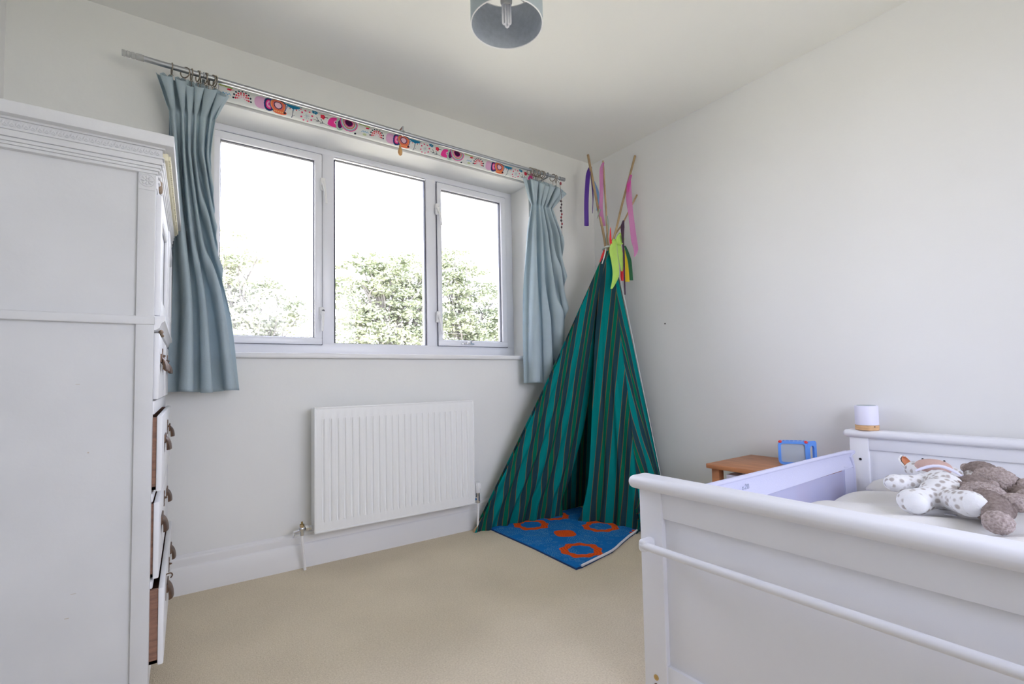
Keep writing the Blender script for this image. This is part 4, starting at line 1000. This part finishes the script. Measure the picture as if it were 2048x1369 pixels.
# duvet and pillow
def duvet():
    nx, ny = 150, 110; A = np.zeros((nx, ny, 3)); 
    for i in range(nx):
        x = -1.445+(1.445-.125)*i/(nx-1)
        for j in range(ny):
            t = j/(ny-1)
            edge = -1.765+.018*math.sin(x*6)+(.05 if x > -.35 else 0)*0
            y = edge+(PY0+.02-edge)*t
            dl = min((y-edge)*-1, .07)/.07; dr = min(x+1.447, .05)/.05; dh = min(-.123-x, .05)/.05
            ed = (max(0, 1-(1-dl)**2)*max(0, 1-(1-dr)**2)*max(0, 1-(1-dh)**2))**.5
            v = Vector((x*3.2, y*3.2, 1.3)); w = noise.noise(v)*.024 + noise.noise(v*2.6)*.010
            w += .012*math.sin((x*1.2+y*.8)*24+3*noise.noise(v*.8))*max(0, min(1, 1.5*noise.noise(v*.9)+.5))
            w += .010*max(0, (x+.55)/.45)
            A[i, j] = (x, y, .378+ed*(.065+w))
    g = G(); g.grid(A); o = g.build('duvet', M_sheet, None, solid=.004, angle=180, loc=(-.8, -2.1, .378)); tag(o, 'rumpled cream duvet on the white bed', 'duvet')
duvet()
g = G(); A = np.zeros((40, 50, 3))
for i in range(40):
    for j in range(50):
        u, v = i/39*2-1, j/49*2-1; h = max(0, (1-abs(u)**3.2)*(1-abs(v)**3.2))**.5
        A[i, j] = (-.245+.125*u*(1-.06*v*v), -2.12+.34*v*(1-.06*u*u), .436+.042*h+.004*math.sin(v*9+u*4)*h)
g.grid(A); o = g.build('pillow', M_sheet, None, solid=.006, angle=180, loc=(-.235, -2.02, .447)); tag(o, 'cream pillow against the headboard', 'pillow')
# white folded sheet at the right
g = G(); A = np.zeros((30, 40, 3))
for i in range(30):
    for j in range(40):
        u, v = i/29, j/39; A[i, j] = (-1.18+.55*u+.03*math.sin(v*5), -2.31-.12*v+.02*math.sin(u*6), .452+.018*math.sin(PI*u)*math.sin(PI*v)**.5+.005*math.sin(u*17+v*6))
g.grid(A); o = g.build('sheet', M_linen, None, solid=.006, angle=180, loc=(-.9, -2.4, .45)); tag(o, 'white sheet turned back beside the brown toys', 'sheet')

# guard
gd = empty('bed_guard', (-.71, -1.69, .3), 'lilac white cloth and mesh guard along the bed side by the window', 'bed guard')
GX0, GX1, GZ = -1.30, -.17, .562
def gline(z, r=.045):
    return z
g = G()
A = np.zeros((60, 9, 3)); 
for i in range(60):
    x = GX0+(GX1-GX0)*i/59; c = min(1, (GX1-x)/.07); top = GZ-.06*(1-math.sqrt(max(0, 1-(1-c)**2)))
    bot = .478+.008*(x+.9)/.6
    for j in range(9): A[i, j] = (x, -1.690+.006*math.sin(PI*j/8), bot+(top-bot)*j/8)
g.grid(A); tb = g.build('cloth_band', M_guard, gd, solid=.009, angle=60)
g = G(); A = np.zeros((40, 6, 3))
for i in range(40):
    x = GX0+(-.26-GX0)*i/39
    for j in range(6): A[i, j] = (x, -1.690, .34+(.482-.34)*j/5)
g.grid(A); g.build('mesh_panel', M_mesh, gd, solid=.0015)
g = G(); A = np.zeros((8, 12, 3))
for i in range(8):
    for j in range(12): 
        u = i/7; A[i, j] = (-.27+.10*u, -1.688, .33+(.50-.33)*j/11*(1-.1*u))
g.grid(A); g.build('cloth_end', M_guard, gd, solid=.010)
g = G(); g.tube(smooth_path([(GX0, -1.690, .555), (-.26, -1.690, .555), (-.20, -1.690, .535), (-.175, -1.690, .48), (-.172, -1.690, .36)], 8), .0075, 10); g.build('guard_tube', M_guard, gd)
g = G(); x = -1.065; z = .520; y = -1.6985
for k, (dx, pts) in enumerate(((0, [(0, 0), (.006, .009)]), (0, [(0, .009), (.006, 0)]), (.011, [(0, 0), (.0, .003)]), (.016, [(0, .012), (.006, .016), (.009, .010), (0, 0), (.010, 0)]), (.030, [(0, 0), (0, .014), (.008, .014), (.009, .0), (0, 0)]))):
    for a, b in zip(pts[:-1], pts[1:]): g.tube([(x+dx+a[0], y, z+a[1]-.0), (x+dx+b[0], y, z+b[1])], .0011, 4)
g.build('small_print', M_logo, gd)

# ================================================================ SIDE TABLE
st = empty('side_table', (-.23, -1.38, 0), 'small orange brown pine table between the bed and the wall corner', 'side table')
TX0, TX1, TY0, TY1, TZ = -.435, -.022, -1.62, -1.150, .462
bx('tabletop', (TX0, TY0, TZ-.022), (TX1, TY1, TZ), M_pine, st, .003)
for x in (TX0+.018, TX1-.058):
    for y in (TY0+.018, TY1-.058): bx('leg', (x, y, 0), (x+.040, y+.040, TZ-.022), M_pine, st, .003)
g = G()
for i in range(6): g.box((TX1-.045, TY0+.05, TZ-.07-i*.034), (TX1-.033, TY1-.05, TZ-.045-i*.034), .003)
g.build('back_slat', mat('grey_slats', (.30, .29, .31), .7), st)  # slats in one plain grey, unlike the pine parts
bx('shelf', (TX0+.03, TY0+.03, .12), (TX1-.03, TY1-.03, .138), M_pine, st, .002)
bxo = empty('storage_box', (-.25, -1.32, .138), 'pale storage box standing inside the pine side table', 'box')
g = G(); xa, xb, ya, yb, za, zb = -.400, -.12, -1.575, -1.24, .139, .418
g.box((xa, ya, za), (xb, yb, za+.008)); g.box((xa, ya, za), (xa+.008, yb, zb), .002); g.box((xb-.008, ya, za), (xb, yb, zb), .002); g.box((xa, ya, za), (xb, ya+.008, zb), .002); g.box((xa, yb-.008, za), (xb, yb, zb), .002)
g.build('box_body', M_lilacw, bxo)
g = G(); g.box((xa-.004, ya-.004, zb-.02), (xb+.004, yb+.004, zb), .003); g.build('lid', M_lilacw, bxo)

# ================================================================ TOY MIRROR (blue rounded frame on a wedge stand)
tm = empty('toy_mirror', (-.16, -1.44, .462), 'blue plastic toy mirror with red buttons standing on the pine table', 'toy mirror')
mc = Vector((-.170, -1.440, .518)); fx_ = Vector((.50, -.866, 0)).normalized()   # frame's long direction
fy_ = Vector((0, 0, 1)); fn_ = Vector((-.866, -.50, 0)).normalized()
def mp3(u, v, w): return mc+fx_*u+fy_*v+fn_*w
def rrect(hw, hh, r, n=6):
    out = []
    for cx, cy, a0 in ((hw-r, hh-r, 0), (-hw+r, hh-r, PI/2), (-hw+r, -hh+r, PI), (hw-r, -hh+r, 1.5*PI)):
        for k in range(n+1): a = a0+PI/2*k/n; out.append((cx+r*math.cos(a), cy+r*math.sin(a)))
    return out
def frame_mesh(hw, hh, r, hw2, hh2, r2_, w0, w1, f):
    o = rrect(hw, hh, r); i = rrect(hw2, hh2, r2_); g = G(); n = len(o)
    V = [[g.bm.verts.new(f(*p, w)) for p in q] for q, w in ((o, w0), (o, w1), (i, w1), (i, w0))]
    for a in range(4):
        for k in range(n): g.bm.faces.new((V[a][k], V[a][(k+1) % n], V[(a+1) % 4][(k+1) % n], V[(a+1) % 4][k]))
    bmesh.ops.bevel(g.bm, geom=[e for e in g.bm.edges if e.calc_face_angle(0) > 1.0], offset=.0025, segments=2, affect='EDGES')
    return g
o = frame_mesh(.062, .055, .020, .050, .044, .012, -.006, .010, mp3).build('frame', M_blue, tm)
g = G(); q = rrect(.051, .045, .012); vs_ = [g.bm.verts.new(mp3(*p, .002)) for p in q]; g.bm.faces.new(vs_); g.build('mirror_face', M_screen, tm, smooth=False, solid=.002)
def sidef(u, v, w):   # the side leaf, hinged on the right edge and going back
    d = Vector((.30, -.55, 0)).normalized()*1.0; b = Vector((.985, -.17, 0))
    return mp3(.058, 0, -.002)+b*(u+.034)*.9+fy_*v*(1-.0*u)+Vector((-.17, -.985, 0))*w
frame_mesh(.036, .055, .014, .017, .034, .015, -.004, .006, sidef).build('side_leaf', M_blue, tm)
def backf(u, v, w): return mp3(u+.012, v*1.0, -.052-.008*v/.05+w)
frame_mesh(.060, .053, .018, .046, .040, .012, -.005, .004, backf).build('stand_leaf', M_blue, tm)
g = G()
for i in range(7): g.tube([mp3(-.05+i*.018, .052, -.004), mp3(-.045+i*.018, .052, -.05)], .0035, 6)
g.build('top_strut', M_blue, tm)
for u in (-.052, .054):
    g = G(); g.ell(mp3(u, .052, .004), (.009, .009, .0075), sub=2); g.build('red_button', M_red, tm)

# ================================================================ SPEAKER-LIKE NIGHT LIGHT
nlx, nly, nlz = -.073, -1.715, .6410
nlt = empty('night_light', (nlx, nly, nlz), 'small white cylinder with a wooden base on the headboard', 'night light')
g = G(); g.lathe((nlx, nly, nlz), (0, 0, 1), [(.043, 0), (.044, .001), (.044, .021), (.043, .022)], 40); g.build('wooden_base', M_ash, nlt)
g = G(); g.lathe((nlx, nly, nlz+.0222), (0, 0, 1), [(.0425, 0), (.0435, .001), (.0435, .081), (.0415, .084), (.036, .0845)], 40); g.build('cylinder_shell', M_lilacw, nlt)
g = G(); g.lathe((nlx, nly, nlz+.1066), (0, 0, 1), [(.036, 0), (.035, .0012)], 32); g.build('top_ring', M_shade, nlt)
g = G(); a = -2.15; g.box((nlx+.0425*math.cos(a)-.004, nly+.0425*math.sin(a)-.003, nlz+.0145), (nlx+.0425*math.cos(a)+.004, nly+.0425*math.sin(a)+.001, nlz+.018), .001); g.build('charging_port', M_dark, nlt)

# ================================================================ SOFT TOYS
def blob(name, parts, m, parent, vox=.0045, disp=0.0, ds=.01, loc=None):
    g = G()
    for p in parts:
        if p[0] == 'e': g.ell(p[1], p[2], rot=p[3] if len(p) > 3 else None, sub=3)
        else: g.tube(smooth_path(p[1], 5), .02, 12, rs=list(np.interp(np.linspace(0, 1, (len(p[1])-1)*5+1), np.linspace(0, 1, len(p[2])), p[2])))
    return g.build(name, m, parent, remesh=vox, disp=disp, dscale=ds, loc=loc)
def V3(*a): return Vector(a)
# spotted giraffe lying on its back
gh = V3(-0.4000, -2.0193, 0.5396); gb = V3(-0.5800, -2.0902, 0.5046); gn = V3(-0.4800, -2.0517, 0.5210)
lh = V3(-0.5800, -1.9652, 0.5175); rfp = V3(-0.7000, -2.0460, 0.4902); rf2 = V3(-0.7000, -2.1749, 0.5092); kn = V3(-0.6400, -2.1163, 0.5032)
gir = empty('plush_giraffe', (gb.x, gb.y, .45), 'pale spotted plush giraffe lying on its back on the duvet', 'soft toy')
blob('body', [('e', gb, (.070, .060, .052), (-.4, (0, 0, 1))), ('t', [gb+V3(.03, 0, .008), gn], [.052, .046]),
     ('t', [gb+V3(-.01, .015, 0), (gb+rfp)/2, rfp+V3(.01, 0, 0)], [.038, .036, .038]), ('e', rfp, (.036, .046, .040)),
     ('t', [gb+V3(-.02, -.01, -.004), kn, rf2], [.034, .033, .036]), ('e', rf2, (.036, .044, .038)),
     ('t', [gn+V3(-.01, .03, -.0), (gn+lh)/2, lh], [.030, .026, .030]), ('e', lh, (.034, .036, .030))], M_spot, gir, vox=.0045)
hd = blob('head', [('e', gh, (.060, .068, .042), (-.3, (0, 0, 1))), ('e', gh+V3(.0, .048, .002), (.032, .034, .030)), ('e', gh+V3(-.01, -.050, -.004), (.032, .036, .032))], M_spot, gir)
blob('muzzle', [('e', gh+V3(-.026, -.008, .022), (.040, .056, .028), (-.3, (0, 0, 1)))], M_pinkp, hd, vox=.004)
g = G(); c = gn+V3(.005, -.008, .020)
g.tube([c+V3(-.03+.015*math.sin(a*PI/8*1.0), -.060+.12*a/8, .022*math.sin(PI*a/8)+.014) for a in range(9)], .004, 8, rs=[.003, .0045, .005, .005, .005, .005, .005, .0045, .003]); g.build('neck_ribbon', M_lilacw, gir)
def ear(par, base, tip, w, m, ml):
    d = (tip-base); n_ = V3(-.55, -.75, .35).normalized(); s_ = d.cross(n_).normalized(); A = np.zeros((9, 7, 3)); B = np.zeros((9, 7, 3))
    for i in range(9):
        t = i/8; ww = w*(math.sin(PI*min(.97, .12+t*.86))**.8)
        for j in range(7):
            q = j/6*2-1; p = base+d*t+s_*ww*q-n_*.012*(1-q*q); A[i, j] = p; B[i, j] = base+d*(t*.9+.03)+s_*ww*.75*q-n_*(.012*(1-q*q)-.0055)
    g = G(); g.grid(A); o = g.build('ear', m, par, solid=.006); g = G(); g.grid(B); g.build('ear_lining', ml, o, solid=.0015)
ear(hd, gh+V3(.0, .070, .006), V3(-0.3600, -1.9238, 0.5817), .022, M_spot, M_earin); ear(hd, gh+V3(.0, -.075, -.002), V3(-0.4200, -2.1334, 0.5487), .020, M_spot, M_earin)
for p, d_ in ((rfp, V3(-.030, -.014, .000)), (rf2, V3(-.026, -.022, .004))):
    blob('paw_pad', [('e', p+d_*.62, (.026, .036, .032), (-.25, (0, 0, 1)))], M_cream, gir, vox=.0035)
g = G(); g.ell(lh+V3(-.022, .006, .0), (.012, .018, .015), sub=3); g.build('paw_pad', M_cream, gir)
for s_ in (-1, 1):
    g = G(); g.ell(gh+V3(.012, .03*s_, .041), (.0035, .0035, .003), sub=2); g.build('eye', M_dark, hd)
bx('care_label', gb+V3(-.075, -.045, -.050), gb+V3(-.062, -.015, -.046), M_linen, gir, .001)

# two brown plush animals
def brown(label, belly, rump, foot, paw, leg2, head, dark, sc=1.0):
    t = empty('plush_animal', (belly.x, belly.y, .45), label, 'soft toy', None)
    blob('body', [('e', rump, (.046*sc, .050*sc, .040*sc)), ('t', [belly, rump, (rump+foot)/2], [.040*sc, .040*sc, .028*sc]),
        ('t', [belly+V3(0, .02, 0), (belly+paw)/2, paw], [.022*sc, .020*sc, .024*sc]), ('t', [rump, (rump+foot)/2, foot], [.030*sc, .024*sc, .026*sc]),
        ('t', [rump+V3(.01, -.01, 0), (rump+leg2)/2, leg2], [.024*sc, .020*sc, .024*sc])], dark, t, vox=.0045, disp=.003, ds=.007)
    blob('tummy', [('e', belly, (.044*sc, .062*sc, .040*sc), (-.5, (0, 0, 1)))], M_brownp, t, disp=.0045, ds=.006)
    h = blob('head', [('e', head, (.036*sc, .044*sc, .034*sc))], dark, t, vox=.0045, disp=.003, ds=.007)
    blob('foot', [('e', foot, (.030*sc, .034*sc, .031*sc))], M_brownp, t, disp=.004, ds=.006); blob('foot', [('e', leg2, (.028*sc, .034*sc, .026*sc))], M_brownp, t, disp=.004, ds=.006); blob('paw', [('e', paw, (.030*sc, .036*sc, .022*sc))], M_brownp, t, disp=.004, ds=.006)
    for q in (.038, -.042):
        g = G(); g.ell(head+V3(.010, q*sc, .006), (.010, .016, .016), sub=3); g.build('ear', M_brownp, h)
    return t
brown('brown plush animal lying nearest the footboard, its foot pointing at us', V3(-0.6200, -2.1901, 0.5226), V3(-0.6800, -2.2204, 0.5007), V3(-0.8000, -2.2524, 0.4907), V3(-0.5600, -2.1194, 0.5256), V3(-0.6600, -2.2676, 0.5235), V3(-0.5000, -2.1461, 0.5278), M_brownd)
brown('brown plush animal lying nearest the headboard behind the other one', V3(-0.4200, -2.1808, 0.5382), V3(-0.4200, -2.2075, 0.5204), V3(-0.4400, -2.2616, 0.5293), V3(-0.4000, -2.1283, 0.5272), V3(-0.5000, -2.2735, 0.5136), V3(-0.3400, -2.1325, 0.5500), M_brownd, 1.05)

# nail in the right wall
g = G(); g.lathe((-.0005, -.612, 1.229), (-1, 0, 0), [(.0022, 0), (.0022, .004), (.0045, .0042), (.0045, .006)], 10); o = g.build('wall_nail', M_dark, None, loc=(0, -.612, 1.229)); tag(o, 'small dark nail in the plain wall beside the tent', 'nail')
